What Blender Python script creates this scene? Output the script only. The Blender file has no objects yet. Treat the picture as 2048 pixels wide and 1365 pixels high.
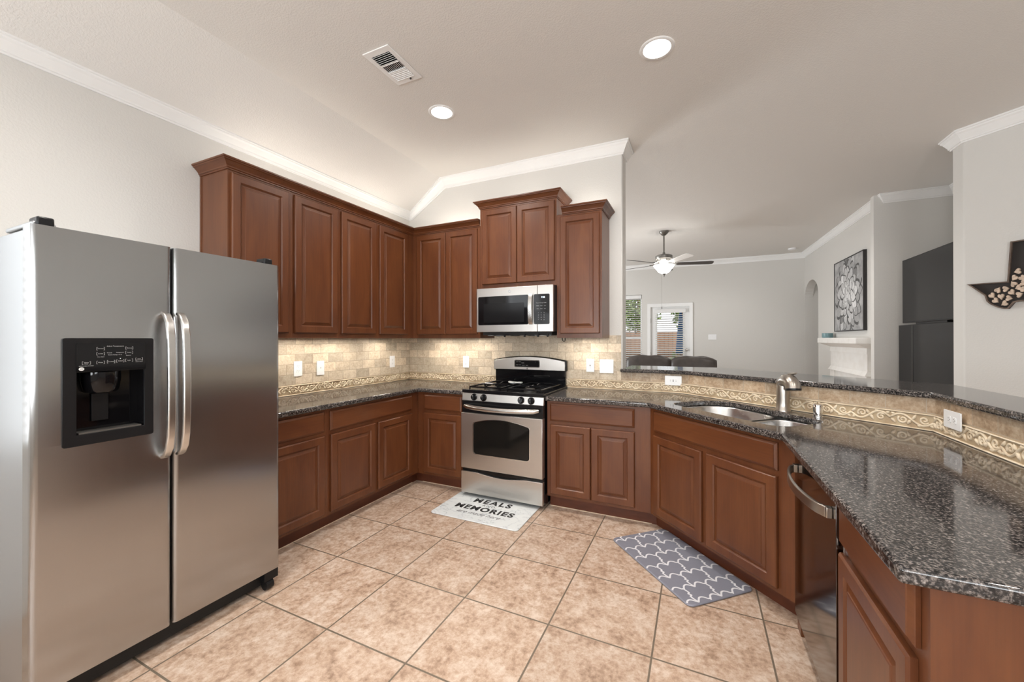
import bpy, bmesh, math, random
from mathutils import Vector, Matrix
from mathutils.geometry import tessellate_polygon
random.seed(7)
R = math.radians
S2 = math.sqrt(2.0)
sc = bpy.context.scene
C = sc.collection

# ------------------------------------------------------------------ camera
cd = bpy.data.cameras.new('camera'); cam = bpy.data.objects.new('camera', cd); C.objects.link(cam)
cd.sensor_fit = 'HORIZONTAL'; cd.sensor_width = 36; cd.lens = 787.6332 / 2048 * 36
cd.shift_x = -(1031.088 - 1024) / 2048; cd.shift_y = (676.733 - 682.5) / 2048
cd.clip_start = 0.05; cd.clip_end = 100
cam.matrix_world = (Matrix.Translation((3.0228, -3.6162, 1.3719)) @ Matrix.Rotation(0.4334, 4, 'Z')
                    @ Matrix.Rotation(math.pi / 2 + 0.0025, 4, 'X') @ Matrix.Rotation(-0.0013, 4, 'Z'))
sc.camera = cam
# ------------------------------------------------------------------ colour, world, lights
sc.view_settings.view_transform = 'Standard'; sc.view_settings.look = 'None'
sc.view_settings.gamma = 1; sc.view_settings.use_curve_mapping = False
sc.view_settings.exposure = 0.0
sc.cycles.use_denoising = True
sc.cycles.max_bounces = 8; sc.cycles.diffuse_bounces = 5; sc.cycles.glossy_bounces = 4
sc.cycles.sample_clamp_indirect = 4.0
W = bpy.data.worlds.new('world'); sc.world = W; W.use_nodes = True
W.node_tree.nodes['Background'].inputs[0].default_value = (0.94, 0.97, 1.0, 1)
W.node_tree.nodes['Background'].inputs[1].default_value = 1.5

def lamp(name, kind, loc, energy, col=(1, 1, 1), rot=(0, 0, 0), size=None, size_y=None, **kw):
    l = bpy.data.lights.new(name, kind); l.energy = energy; l.color = col
    if kind == 'AREA':
        l.shape = 'RECTANGLE' if size_y else 'SQUARE'; l.size = size
        if size_y: l.size_y = size_y
    elif kind in ('POINT', 'SPOT') and size: l.shadow_soft_size = size
    for k, v in kw.items(): setattr(l, k, v)
    o = bpy.data.objects.new(name, l); C.objects.link(o); o.location = loc; o.rotation_euler = rot
    return o
WARM = (1.0, 0.92, 0.81); NEUT = (1.0, 0.955, 0.90); DAY = (0.93, 0.97, 1.0)
sun = lamp('sun', 'SUN', (0, 0, 10), 3.0, (1, 0.96, 0.9), (R(35), R(38), 0)); sun.data.angle = R(2)
# daylight through the blinds of the breakfast corner (all behind the camera)
lamp('daylight_left_window', 'AREA', (0.06, -4.15, 1.62), 22, DAY, (0, R(-95), 0), 1.5, 1.5)
lamp('daylight_rear_window_a', 'AREA', (1.7, -6.70, 1.60), 130, DAY, (R(109), 0, 0), 1.8, 1.6)
lamp('daylight_rear_window_b', 'AREA', (4.6, -6.70, 1.60), 130, DAY, (R(109), 0, 0), 1.8, 1.6)
# recessed cans in view come first, the rest are unseen spots added as fill
CANS_AND_FILLS = [(1.215, -1.074), (2.801, -1.081), (1.25, -3.0), (2.85, -3.2), (4.3, -3.0), (2.85, -5.2)]
for i, (x, y) in enumerate(CANS_AND_FILLS):
    lamp('can_or_fill', 'SPOT', (x, y, 3.10), 85 if i < 4 else 50, NEUT, (0, 0, 0), 0.07, spot_size=R(150), spot_blend=0.9)
# living room and hall: unseen fill lights added to brighten them
lamp('living_fill_wide', 'AREA', (-1.3, 3.2, 1.6), 190, DAY, (0, R(-108), 0), 2.4, 1.8)
lamp('living_fill_a', 'SPOT', (3.9, 2.2, 3.08), 60, NEUT, size=0.08, spot_size=R(150), spot_blend=0.9)
lamp('living_fill_b', 'SPOT', (3.3, 4.9, 3.08), 30, NEUT, size=0.08, spot_size=R(150), spot_blend=0.9)
lamp('hall_fill', 'POINT', (5.9, 5.6, 2.4), 3, NEUT, size=0.1)
# under cabinet strips
for nm, x, y, rz, L, e in [('a', 0.17, -1.86, R(90), 0.30, 1.9), ('b', 0.17, -1.45, R(90), 0.30, 1.9), ('c', 0.17, -1.02, R(90), 0.30, 1.9),
                           ('d', 0.17, -0.55, R(90), 0.25, 1.6), ('e', 0.52, -0.17, 0, 0.25, 1.7), ('f', 0.90, -0.17, 0, 0.25, 1.7), ('g', 2.10, -0.17, 0, 0.25, 1.7)]:
    lamp('under_cabinet_strip_' + nm, 'AREA', (x, y, 1.372), e, WARM, (0, 0, rz), L, 0.03)

# warm strips lying on top of the wall cabinets behind their crowns
for nm, x, y, rz, L, e in [('a', 0.16, -1.55, R(90), 0.9, 1.9), ('b', 0.16, -0.65, R(90), 0.8, 2.0), ('c', 0.72, -0.16, 0, 0.6, 2.0), ('e', 2.12, -0.16, 0, 0.25, 1.0)]:
    lamp('cabinet_top_strip_' + nm, 'AREA', (x, y, 2.49), e, WARM, (R(180), 0, rz), L, 0.04)
lamp('cabinet_top_strip_d', 'AREA', (1.50, -0.16, 2.65), 1.1, WARM, (R(180), 0, 0), 0.6, 0.04)

# ------------------------------------------------------------------ materials
M = {}
def newmat(name):
    m = bpy.data.materials.new(name); m.use_nodes = True; M[name] = m
    nt = m.node_tree; return m, nt, nt.nodes['Principled BSDF']
def setp(b, **kw):
    names = {'base': 'Base Color', 'rough': 'Roughness', 'metal': 'Metallic', 'coat': 'Coat Weight', 'coatr': 'Coat Roughness', 'spec': 'Specular IOR Level',
             'aniso': 'Anisotropic', 'trans': 'Transmission Weight', 'ior': 'IOR', 'emit': 'Emission Strength', 'emitc': 'Emission Color', 'alpha': 'Alpha', 'sheen': 'Sheen Weight'}
    for k, v in kw.items():
        if k in ('base', 'emitc') and len(v) == 3: v = (*v, 1)
        b.inputs[names[k]].default_value = v
def N(nt, t, **kw):
    n = nt.nodes.new(t)
    for k, v in kw.items():
        if k.startswith('i_'):
            key = k[2:]; n.inputs[int(key) if key.isdigit() else key.replace('_', ' ')].default_value = v
        else: setattr(n, k, v)
    return n
def ramp(nt, stops, interp='LINEAR'):
    r = nt.nodes.new('ShaderNodeValToRGB'); r.color_ramp.interpolation = interp
    e = r.color_ramp.elements
    while len(e) < len(stops): e.new(0.5)
    for i, (p, c) in enumerate(stops):
        e[i].position = p; e[i].color = (*c, 1) if len(c) == 3 else c
    return r
def coords(nt, kind='Object', scale=(1, 1, 1), loc=(0, 0, 0), rot=(0, 0, 0)):
    tc = nt.nodes.new('ShaderNodeTexCoord'); mp = nt.nodes.new('ShaderNodeMapping')
    mp.inputs['Scale'].default_value = scale; mp.inputs['Location'].default_value = loc; mp.inputs['Rotation'].default_value = rot
    nt.links.new(tc.outputs[kind], mp.inputs[0]); return mp
def bump(nt, b, h, strength=0.3, dist=0.002):
    bp = N(nt, 'ShaderNodeBump'); bp.inputs['Strength'].default_value = strength; bp.inputs['Distance'].default_value = dist
    nt.links.new(h, bp.inputs['Height']); nt.links.new(bp.outputs[0], b.inputs['Normal']); return bp
def plain(name, base, rough=0.5, metal=0.0, noise=0.0, nscale=8, **kw):
    m, nt, b = newmat(name); setp(b, base=base, rough=rough, metal=metal, **kw)
    mp = coords(nt); n = N(nt, 'ShaderNodeTexNoise'); n.inputs['Scale'].default_value = nscale; n.inputs['Detail'].default_value = 4
    nt.links.new(mp.outputs[0], n.inputs[0])
    k = noise if noise else 0.04
    r = ramp(nt, [(0.3, tuple(c * (1 - k) for c in base)), (0.7, tuple(min(1, c * (1 + k)) for c in base))])
    nt.links.new(n.outputs[0], r.inputs[0]); nt.links.new(r.outputs[0], b.inputs['Base Color'])
    return m
def paint(name, base, rough=0.6, bs=0.35, sc_=70):
    m, nt, b = newmat(name); setp(b, base=base, rough=rough, spec=0.35)
    mp = coords(nt); n = N(nt, 'ShaderNodeTexNoise'); n.inputs['Scale'].default_value = sc_; n.inputs['Detail'].default_value = 3; n.inputs['Roughness'].default_value = 0.55
    nt.links.new(mp.outputs[0], n.inputs[0]); r = ramp(nt, [(0.42, (0, 0, 0)), (0.58, (1, 1, 1))])
    nt.links.new(n.outputs[0], r.inputs[0]); bump(nt, b, r.outputs[0], bs, 0.0015); return m
paint('wall_paint', (0.66, 0.645, 0.615), 0.55, 0.22, 85)
paint('ceiling_paint', (0.72, 0.70, 0.67), 0.75, 0.35, 105)
plain('trim_white', (0.83, 0.83, 0.82), 0.28, noise=0.01)
def wood(name, grain):   # grain = axis index along which the grain runs
    m, nt, b = newmat(name); setp(b, rough=0.36, coat=0.25, coatr=0.24, spec=0.4)
    s1 = [9, 9, 9]; s1[grain] = 2.2; s2 = [110, 110, 110]; s2[grain] = 4
    oi = N(nt, 'ShaderNodeObjectInfo')
    mp = coords(nt, scale=s1); mp2 = coords(nt, scale=s2)
    va = N(nt, 'ShaderNodeVectorMath', operation='ADD'); nt.links.new(mp.outputs[0], va.inputs[0])
    mu = N(nt, 'ShaderNodeVectorMath', operation='SCALE'); mu.inputs['Scale'].default_value = 0.013; nt.links.new(oi.outputs['Location'], mu.inputs[0])
    sc2 = N(nt, 'ShaderNodeVectorMath', operation='SCALE'); sc2.inputs['Scale'].default_value = 900.0; nt.links.new(mu.outputs[0], sc2.inputs[0]); nt.links.new(sc2.outputs[0], va.inputs[1])
    n1 = N(nt, 'ShaderNodeTexNoise'); n1.inputs['Scale'].default_value = 1.0; n1.inputs['Detail'].default_value = 6; n1.inputs['Distortion'].default_value = 0.7
    nt.links.new(va.outputs[0], n1.inputs[0])
    n2 = N(nt, 'ShaderNodeTexNoise'); n2.inputs['Scale'].default_value = 1.0; n2.inputs['Detail'].default_value = 3; nt.links.new(mp2.outputs[0], n2.inputs[0])
    r1 = ramp(nt, [(0.25, (0.098, 0.0285, 0.0095)), (0.50, (0.128, 0.0400, 0.0132)), (0.78, (0.162, 0.0550, 0.0185))])
    r2 = ramp(nt, [(0.3, (0.80, 0.80, 0.80)), (0.65, (1, 1, 1))])
    nt.links.new(n1.outputs[0], r1.inputs[0]); nt.links.new(n2.outputs[0], r2.inputs[0])
    mx = N(nt, 'ShaderNodeMix', data_type='RGBA', blend_type='MULTIPLY'); mx.inputs[0].default_value = 0.7
    nt.links.new(r1.outputs[0], mx.inputs[6]); nt.links.new(r2.outputs[0], mx.inputs[7]); nt.links.new(mx.outputs[2], b.inputs['Base Color'])
    return m
wood('wood_v', 2); wood('wood_x', 0); wood('wood_y', 1)
plain('toe_wood', (0.10, 0.026, 0.010), 0.45, noise=0.2)
# granite
m, nt, b = newmat('granite'); setp(b, rough=0.07, spec=0.6)
mp = coords(nt, scale=(1, 1, 1))
n1 = N(nt, 'ShaderNodeTexNoise'); n1.inputs['Scale'].default_value = 150; n1.inputs['Detail'].default_value = 4; n1.inputs['Roughness'].default_value = 0.62
n2 = N(nt, 'ShaderNodeTexNoise'); n2.inputs['Scale'].default_value = 45; n2.inputs['Detail'].default_value = 2
v1 = N(nt, 'ShaderNodeTexVoronoi'); v1.inputs['Scale'].default_value = 190
for n_ in (n1, n2, v1): nt.links.new(mp.outputs[0], n_.inputs[0])
r1 = ramp(nt, [(0.38, (0.006, 0.006, 0.007)), (0.46, (0.028, 0.026, 0.026)), (0.52, (0.095, 0.082, 0.076)), (0.59, (0.18, 0.155, 0.140)), (0.69, (0.34, 0.31, 0.295))])
r2 = ramp(nt, [(0.38, (0.45, 0.45, 0.46)), (0.56, (1, 1, 1))])
r3 = ramp(nt, [(0.05, (0.45, 0.47, 0.5)), (0.4, (1.0, 1.0, 1.0))])
nt.links.new(n1.outputs[0], r1.inputs[0]); nt.links.new(n2.outputs[0], r2.inputs[0]); nt.links.new(v1.outputs['Distance'], r3.inputs[0])
mx = N(nt, 'ShaderNodeMix', data_type='RGBA', blend_type='MULTIPLY'); mx.inputs[0].default_value = 0.85
nt.links.new(r1.outputs[0], mx.inputs[6]); nt.links.new(r2.outputs[0], mx.inputs[7])
mx2 = N(nt, 'ShaderNodeMix', data_type='RGBA', blend_type='MULTIPLY'); mx2.inputs[0].default_value = 0.6
nt.links.new(mx.outputs[2], mx2.inputs[6]); nt.links.new(r3.outputs[0], mx2.inputs[7]); nt.links.new(mx2.outputs[2], b.inputs['Base Color'])
# floor tile
def tiles(name, kind, bw, rh, mortar, off, loc, cols, mort, rough, nsc=4.5, tint=0.35, bs=0.4, stops=(0.33, 0.5, 0.66)):
    m, nt, b = newmat(name); setp(b, rough=rough, spec=0.45)
    mp = coords(nt, kind, loc=loc)
    br = N(nt, 'ShaderNodeTexBrick'); br.offset = off; br.offset_frequency = 2; br.squash = 1
    br.inputs['Color1'].default_value = (0, 0, 0, 1); br.inputs['Color2'].default_value = (1, 1, 1, 1); br.inputs['Mortar'].default_value = (0.5, 0.5, 0.5, 1)
    br.inputs['Scale'].default_value = 1; br.inputs['Mortar Size'].default_value = mortar; br.inputs['Mortar Smooth'].default_value = 0.2
    br.inputs['Brick Width'].default_value = bw; br.inputs['Row Height'].default_value = rh
    nt.links.new(mp.outputs[0], br.inputs[0])
    n1 = N(nt, 'ShaderNodeTexNoise', noise_dimensions='4D'); n1.inputs['Scale'].default_value = nsc; n1.inputs['Detail'].default_value = 10; n1.inputs['Roughness'].default_value = 0.72; n1.inputs['Distortion'].default_value = 0.25
    nt.links.new(mp.outputs[0], n1.inputs['Vector'])
    ml = N(nt, 'ShaderNodeMath', operation='MULTIPLY'); ml.inputs[1].default_value = 37.0; nt.links.new(br.outputs['Color'], ml.inputs[0]); nt.links.new(ml.outputs[0], n1.inputs['W'])
    r1 = ramp(nt, [(stops[0], cols[0]), (stops[1], cols[1]), (stops[2], cols[2])]); n3 = N(nt, 'ShaderNodeTexNoise', noise_dimensions='4D'); n3.inputs['Scale'].default_value = nsc * 4.5; n3.inputs['Detail'].default_value = 8; n3.inputs['Roughness'].default_value = 0.7; nt.links.new(mp.outputs[0], n3.inputs['Vector']); nt.links.new(ml.outputs[0], n3.inputs['W'])
    nm_ = N(nt, 'ShaderNodeMath', operation='MULTIPLY_ADD'); nm_.inputs[1].default_value = 0.50; nt.links.new(n1.outputs[0], nm_.inputs[0])
    n4 = N(nt, 'ShaderNodeMath', operation='MULTIPLY'); n4.inputs[1].default_value = 0.50; nt.links.new(n3.outputs[0], n4.inputs[0]); nt.links.new(n4.outputs[0], nm_.inputs[2])
    nt.links.new(nm_.outputs[0], r1.inputs[0])
    r2 = ramp(nt, [(0.0, (1 - tint,) * 3), (1.0, (1 + tint * 0.35, 1 + tint * 0.3, 1 + tint * 0.25))]); nt.links.new(br.outputs['Color'], r2.inputs[0])
    mx = N(nt, 'ShaderNodeMix', data_type='RGBA', blend_type='MULTIPLY'); mx.inputs[0].default_value = 1
    nt.links.new(r1.outputs[0], mx.inputs[6]); nt.links.new(r2.outputs[0], mx.inputs[7])
    mo = N(nt, 'ShaderNodeMix', data_type='RGBA'); nt.links.new(br.outputs['Fac'], mo.inputs[0]); nt.links.new(mx.outputs[2], mo.inputs[6]); mo.inputs[7].default_value = (*mort, 1)
    nt.links.new(mo.outputs[2], b.inputs['Base Color'])
    hm = N(nt, 'ShaderNodeMath', operation='MULTIPLY_ADD'); hm.inputs[1].default_value = -1.0; nt.links.new(br.outputs['Fac'], hm.inputs[0])
    h2 = N(nt, 'ShaderNodeMath', operation='MULTIPLY'); h2.inputs[1].default_value = 0.25; nt.links.new(n1.outputs[0], h2.inputs[0]); nt.links.new(h2.outputs[0], hm.inputs[2])
    bump(nt, b, hm.outputs[0], bs, 0.003); return m
tiles('floor_tile', 'Object', 0.4705, 0.467, 0.0045, 0.0, (-0.957, 1.364, 0), ((0.27, 0.17, 0.115), (0.50, 0.355, 0.26), (0.67, 0.55, 0.455)), (0.17, 0.135, 0.10), 0.34, 8.0, 0.06, 0.35, (0.38, 0.485, 0.59))
tiles('travertine', 'UV', 0.160, 0.0833, 0.0022, 0.5, (0.0, -0.9995, 0), ((0.42, 0.33, 0.235), (0.62, 0.52, 0.395), (0.76, 0.68, 0.55)), (0.36, 0.29, 0.21), 0.5, 14, 0.32, 0.4, (0.36, 0.49, 0.62))
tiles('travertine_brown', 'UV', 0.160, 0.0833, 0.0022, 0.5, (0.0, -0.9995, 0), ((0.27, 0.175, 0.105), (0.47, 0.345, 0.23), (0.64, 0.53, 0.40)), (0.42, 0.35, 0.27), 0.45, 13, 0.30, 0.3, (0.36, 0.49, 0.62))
def stone(name, cols, nsc, rough=0.55, bs=0.25):
    m, nt, b = newmat(name); setp(b, rough=rough)
    mp = coords(nt); n = N(nt, 'ShaderNodeTexNoise'); n.inputs['Scale'].default_value = nsc; n.inputs['Detail'].default_value = 6
    nt.links.new(mp.outputs[0], n.inputs[0]); r = ramp(nt, [(0.3, cols[0]), (0.5, cols[1]), (0.7, cols[2])]); nt.links.new(n.outputs[0], r.inputs[0])
    nt.links.new(r.outputs[0], b.inputs['Base Color']); bump(nt, b, n.outputs[0], bs, 0.002)
stone('listello', ((0.58, 0.46, 0.32), (0.72, 0.60, 0.44), (0.80, 0.69, 0.53)), 14)
stone('listello_bed_shaded', ((0.34, 0.24, 0.145), (0.45, 0.34, 0.215), (0.53, 0.42, 0.275)), 14)  # bed browner than the cream scrolls, groove shadow put into its colour
stone('limestone', ((0.76, 0.74, 0.70), (0.80, 0.78, 0.75), (0.82, 0.81, 0.78)), 9, 0.55, 0.08)
# metals
def steel(name, base=(0.60, 0.59, 0.57), rough=0.26, aniso=0.75, axis=2, rot=0.0, stretch=None):
    m, nt, b = newmat(name); setp(b, base=base, rough=rough, metal=1.0, aniso=aniso)
    s = [90, 90, 90]; s[axis] = 1.2
    mp = coords(nt, scale=stretch or s); n = N(nt, 'ShaderNodeTexNoise'); n.inputs['Scale'].default_value = 1.0; n.inputs['Detail'].default_value = 3
    nt.links.new(mp.outputs[0], n.inputs[0])
    mr = N(nt, 'ShaderNodeMapRange'); mr.inputs[3].default_value = rough * 0.97; mr.inputs[4].default_value = rough * 1.03; nt.links.new(n.outputs[0], mr.inputs[0]); nt.links.new(mr.outputs[0], b.inputs['Roughness'])
    r = ramp(nt, [(0.3, tuple(c * 0.985 for c in base)), (0.7, base)]); nt.links.new(n.outputs[0], r.inputs[0]); nt.links.new(r.outputs[0], b.inputs['Base Color'])
    tg = N(nt, 'ShaderNodeTangent', direction_type='RADIAL', axis='Z'); nt.links.new(tg.outputs[0], b.inputs['Tangent'])
    b.inputs['Anisotropic Rotation'].default_value = rot
    return m
steel('steel_fridge', (0.43, 0.43, 0.43), 0.23, 0.9, 2, 0.0, (60, 60, 0.8))
steel('steel_side', (0.42, 0.43, 0.44), 0.42, 0.3, 2, 0.0)
steel('steel_range', (0.62, 0.595, 0.565), 0.30, 0.6, 0, 0.0)
steel('steel_dark', (0.20, 0.19, 0.185), 0.10, 0.2, 2, 0.0)
steel('steel_sink', (0.66, 0.66, 0.66), 0.24, 0.3, 2, 0.0)
plain('chrome', (0.75, 0.75, 0.75), 0.10, 1.0)
plain('nickel', (0.42, 0.385, 0.345), 0.30, 1.0)
plain('steel_handle', (0.68, 0.67, 0.65), 0.24, 1.0)
plain('pewter', (0.20, 0.19, 0.175), 0.35, 0.7)
plain('black_gloss', (0.005, 0.005, 0.006), 0.06, spec=0.35)
plain('black_plastic', (0.010, 0.010, 0.011), 0.35, spec=0.25)
plain('black_matt', (0.010, 0.010, 0.010), 0.65)
plain('black_enamel', (0.006, 0.006, 0.007), 0.20, spec=0.35)
plain('dark_void', (0.003, 0.003, 0.003), 0.9)
plain('oven_glass', (0.010, 0.009, 0.008), 0.05, spec=0.28)
plain('screen', (0.010, 0.010, 0.011), 0.14, spec=0.22)
plain('grey_mark', (0.45, 0.45, 0.45), 0.5)
plain('white_plastic', (0.84, 0.84, 0.84), 0.32, noise=0.01)
plain('slot_dark', (0.05, 0.05, 0.05), 0.6)
plain('ceramic', (0.80, 0.80, 0.78), 0.18)
plain('leather', (0.052, 0.042, 0.037), 0.42, noise=0.25, nscale=12)
plain('blade_dark', (0.030, 0.024, 0.020), 0.30)
plain('blade_lit', (0.85, 0.84, 0.82), 0.35)  # white copy of the blade colour, painted as lit by the fan bowl
plain('teal_jar', (0.16, 0.27, 0.29), 0.35)
plain('frame_dark', (0.022, 0.020, 0.020), 0.5)
plain('canvas', (0.36, 0.36, 0.36), 0.8, noise=0.3, nscale=9)
for i, g in enumerate((0.10, 0.22, 0.36, 0.52, 0.70)): plain('petal_%d' % i, (g, g, g), 0.8, noise=0.12, nscale=30)
plain('sign_frame', (0.13, 0.092, 0.07), 0.5, noise=0.3, nscale=20)
plain('sign_back', (0.020, 0.015, 0.013), 0.6)
plain('heart_wood', (0.60, 0.47, 0.365), 0.6, noise=0.25, nscale=60)
plain('blue_fabric', (0.03, 0.14, 0.42), 0.7)
plain('soffit_wood', (0.30, 0.15, 0.06), 0.7, noise=0.2)
plain('grass', (0.16, 0.24, 0.07), 0.9, noise=0.4, nscale=6)
plain('slat', (0.78, 0.78, 0.77), 0.45, noise=0.02)
m, nt, b = newmat('leaves'); setp(b, rough=0.6)
mp = coords(nt, scale=(5, 5, 5)); n = N(nt, 'ShaderNodeTexVoronoi'); nt.links.new(mp.outputs[0], n.inputs[0]); n.inputs['Scale'].default_value = 3
r = ramp(nt, [(0.0, (0.05, 0.10, 0.02)), (0.5, (0.22, 0.34, 0.08)), (1.0, (0.55, 0.62, 0.30))]); nt.links.new(n.outputs['Color'], r.inputs[0]); nt.links.new(r.outputs[0], b.inputs['Base Color'])
m, nt, b = newmat('fence_wood'); setp(b, rough=0.75)
mp = coords(nt, scale=(1, 1, 1)); br = N(nt, 'ShaderNodeTexBrick'); br.offset = 0; br.inputs['Brick Width'].default_value = 0.14; br.inputs['Row Height'].default_value = 4; br.inputs['Mortar Size'].default_value = 0.006
br.inputs['Scale'].default_value = 1; br.inputs['Color1'].default_value = (0.33, 0.17, 0.11, 1); br.inputs['Color2'].default_value = (0.45, 0.26, 0.18, 1); br.inputs['Mortar'].default_value = (0.06, 0.03, 0.02, 1)
cx = N(nt, 'ShaderNodeSeparateXYZ'); cm = N(nt, 'ShaderNodeCombineXYZ'); nt.links.new(mp.outputs[0], cx.inputs[0]); nt.links.new(cx.outputs[0], cm.inputs[0]); nt.links.new(cx.outputs[2], cm.inputs[1]); nt.links.new(cm.outputs[0], br.inputs[0]); nt.links.new(br.outputs[0], b.inputs['Base Color'])
# marble mat
m, nt, b = newmat('marble_mat'); setp(b, rough=0.45)
mp = coords(nt, scale=(3, 5, 3)); n = N(nt, 'ShaderNodeTexNoise'); n.inputs['Scale'].default_value = 1.6; n.inputs['Detail'].default_value = 6; n.inputs['Distortion'].default_value = 1.6
nt.links.new(mp.outputs[0], n.inputs[0]); r = ramp(nt, [(0.44, (0.70, 0.73, 0.73)), (0.497, (0.66, 0.69, 0.70)), (0.505, (0.36, 0.40, 0.42)), (0.515, (0.67, 0.70, 0.71)), (0.6, (0.71, 0.74, 0.74))])
nt.links.new(n.outputs[0], r.inputs[0]); nt.links.new(r.outputs[0], b.inputs['Base Color'])
plain('mat_ink', (0.015, 0.015, 0.016), 0.6); plain('mat_ink_grey', (0.10, 0.10, 0.11), 0.6)
plain('mat_grey', (0.225, 0.23, 0.275), 0.42, noise=0.03); plain('mat_white', (0.74, 0.74, 0.77), 0.45); plain('mat_edge', (0.05, 0.05, 0.06), 0.7)
def emis(name, col, s):
    m, nt, b = newmat(name); setp(b, base=col, rough=0.5, emitc=col, emit=s)
emis('lamp_disc', (1.0, 0.97, 0.92), 9); emis('shade_glass', (1.0, 0.97, 0.92), 13); emis('digit', (0.75, 0.9, 1.0), 1.5); emis('led', (1, 1, 1), 1.0)
m, nt, b = newmat('window_glass'); setp(b, base=(1, 1, 1), rough=0.0, trans=1.0, ior=1.01, spec=0.3)

# ------------------------------------------------------------------ mesh helpers
class MB:
    def __init__(s): s.v = []; s.f = []; s.mi = []; s.uv = None
    def add(s, vs, fs, mi=0, T=None):
        o = len(s.v)
        for p in vs:
            p = Vector(p); s.v.append(T @ p if T else p)
        for f in fs: s.f.append([i + o for i in f]); s.mi.append(mi)
        return s
    def box(s, x0, x1, y0, y1, z0, z1, mi=0, T=None):
        x0, x1 = min(x0, x1), max(x0, x1); y0, y1 = min(y0, y1), max(y0, y1); z0, z1 = min(z0, z1), max(z0, z1)
        return s.add([(x0, y0, z0), (x1, y0, z0), (x1, y1, z0), (x0, y1, z0), (x0, y0, z1), (x1, y0, z1), (x1, y1, z1), (x0, y1, z1)],
                     [(0, 3, 2, 1), (4, 5, 6, 7), (0, 1, 5, 4), (1, 2, 6, 5), (2, 3, 7, 6), (3, 0, 4, 7)], mi, T)
    def prism(s, pts, a0, a1, axis=2, holes=(), mi=0, T=None):
        """polygon pts in the plane perpendicular to axis, extruded a0..a1"""
        def P(p, a):
            if axis == 2: return (p[0], p[1], a)
            if axis == 1: return (p[0], a, p[1])
            return (a, p[0], p[1])
        loops = [list(pts)] + [list(h) for h in holes]
        flat = [p for l in loops for p in l]; n = len(flat)
        tris = tessellate_polygon([[Vector((p[0], p[1], 0)) for p in l] for l in loops])
        vs = [P(p, a0) for p in flat] + [P(p, a1) for p in flat]; fs = []
        if not holes: fs += [tuple(range(n)), tuple(range(2 * n - 1, n - 1, -1))]
        else:
            for t in tris: fs += [tuple(t), tuple(i + n for i in reversed(t))]
        o = 0
        for l in loops:
            k = len(l)
            for i in range(k):
                j = (i + 1) % k; fs.append((o + i, o + j, o + j + n, o + i + n))
            o += k
        return s.add(vs, fs, mi, T)
    def rings(s, rs, closed=True, cap0=True, cap1=True, mi=0, T=None):
        n = len(rs[0]); vs = [p for r in rs for p in r]; fs = []
        for a in range(len(rs) - 1):
            for i in range(n if closed else n - 1):
                j = (i + 1) % n; fs.append((a * n + i, a * n + j, (a + 1) * n + j, (a + 1) * n + i))
        if cap0: fs.append(tuple(range(n - 1, -1, -1)))
        if cap1: fs.append(tuple((len(rs) - 1) * n + i for i in range(n)))
        return s.add(vs, fs, mi, T)
    def tube(s, pts, r, n=8, flat=1.0, up=(0, 0, 1), mi=0, T=None, cap=True):
        pts = [Vector(p) for p in pts]; rs = []; k = len(pts)
        rad = r if isinstance(r, (list, tuple)) else [r] * k
        prev = None
        for i in range(k):
            d = (pts[min(i + 1, k - 1)] - pts[max(i - 1, 0)]).normalized()
            if prev is None:
                u = Vector(up); 
                if abs(u.dot(d)) > 0.95: u = Vector((1, 0, 0)) if abs(d.x) < 0.9 else Vector((0, 1, 0))
            else: u = prev
            a = (u - d * u.dot(d)).normalized(); prev = a; b_ = d.cross(a)
            rs.append([pts[i] + a * (rad[i] * flat * math.cos(t)) + b_ * (rad[i] * math.sin(t)) for t in [2 * math.pi * q / n for q in range(n)]])
        return s.rings(rs, True, cap, cap, mi, T)
    def lathe(s, prof, n=32, c=(0, 0, 0), axis=2, mi=0, T=None, cap=False):
        rs = []
        for (r, h) in prof:
            ring = []
            for q in range(n):
                t = 2 * math.pi * q / n; a, b_ = r * math.cos(t), r * math.sin(t)
                if axis == 2: ring.append((c[0] + a, c[1] + b_, c[2] + h))
                elif axis == 1: ring.append((c[0] + a, c[1] + h, c[2] + b_))
                else: ring.append((c[0] + h, c[1] + a, c[2] + b_))
            rs.append(ring)
        return s.rings(rs, True, cap, cap, mi, T)
    def build(s, name, mats, parent=None, smooth=False, bevel=0, seg=2, loc=None, label=None, weld=True):
        me = bpy.data.meshes.new(name); me.from_pydata([tuple(v) for v in s.v], [], s.f)
        if isinstance(mats, str): mats = [mats]
        for q in mats: me.materials.append(M[q])
        for i, p in enumerate(me.polygons): p.material_index = s.mi[i]; p.use_smooth = bool(smooth)
        if s.uv:
            ul = me.uv_layers.new(name='UVMap')
            for p in me.polygons:
                for li in p.loop_indices: ul.data[li].uv = s.uv(me.vertices[me.loops[li].vertex_index].co)
        bm = bmesh.new(); bm.from_mesh(me)
        if weld: bmesh.ops.remove_doubles(bm, verts=bm.verts, dist=1e-6)
        bmesh.ops.recalc_face_normals(bm, faces=bm.faces); bm.to_mesh(me); bm.free()
        if smooth and smooth is not True: me.set_sharp_from_angle(angle=R(smooth))
        o = bpy.data.objects.new(name, me); C.objects.link(o)
        if parent: o.parent = parent
        if loc: o.location = loc
        if bevel:
            bv = o.modifiers.new('bevel', 'BEVEL'); bv.width = bevel; bv.segments = seg; bv.limit_method = 'ANGLE'; bv.angle_limit = R(40); bv.harden_normals = False
            for p in me.polygons: p.use_smooth = True
            me.set_sharp_from_angle(angle=R(50))
        if label: o['label'] = label
        return o
def tag(o, label, cat, group=None):
    o['label'] = label; o['category'] = cat
    if group: o['group'] = group
    return o
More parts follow.
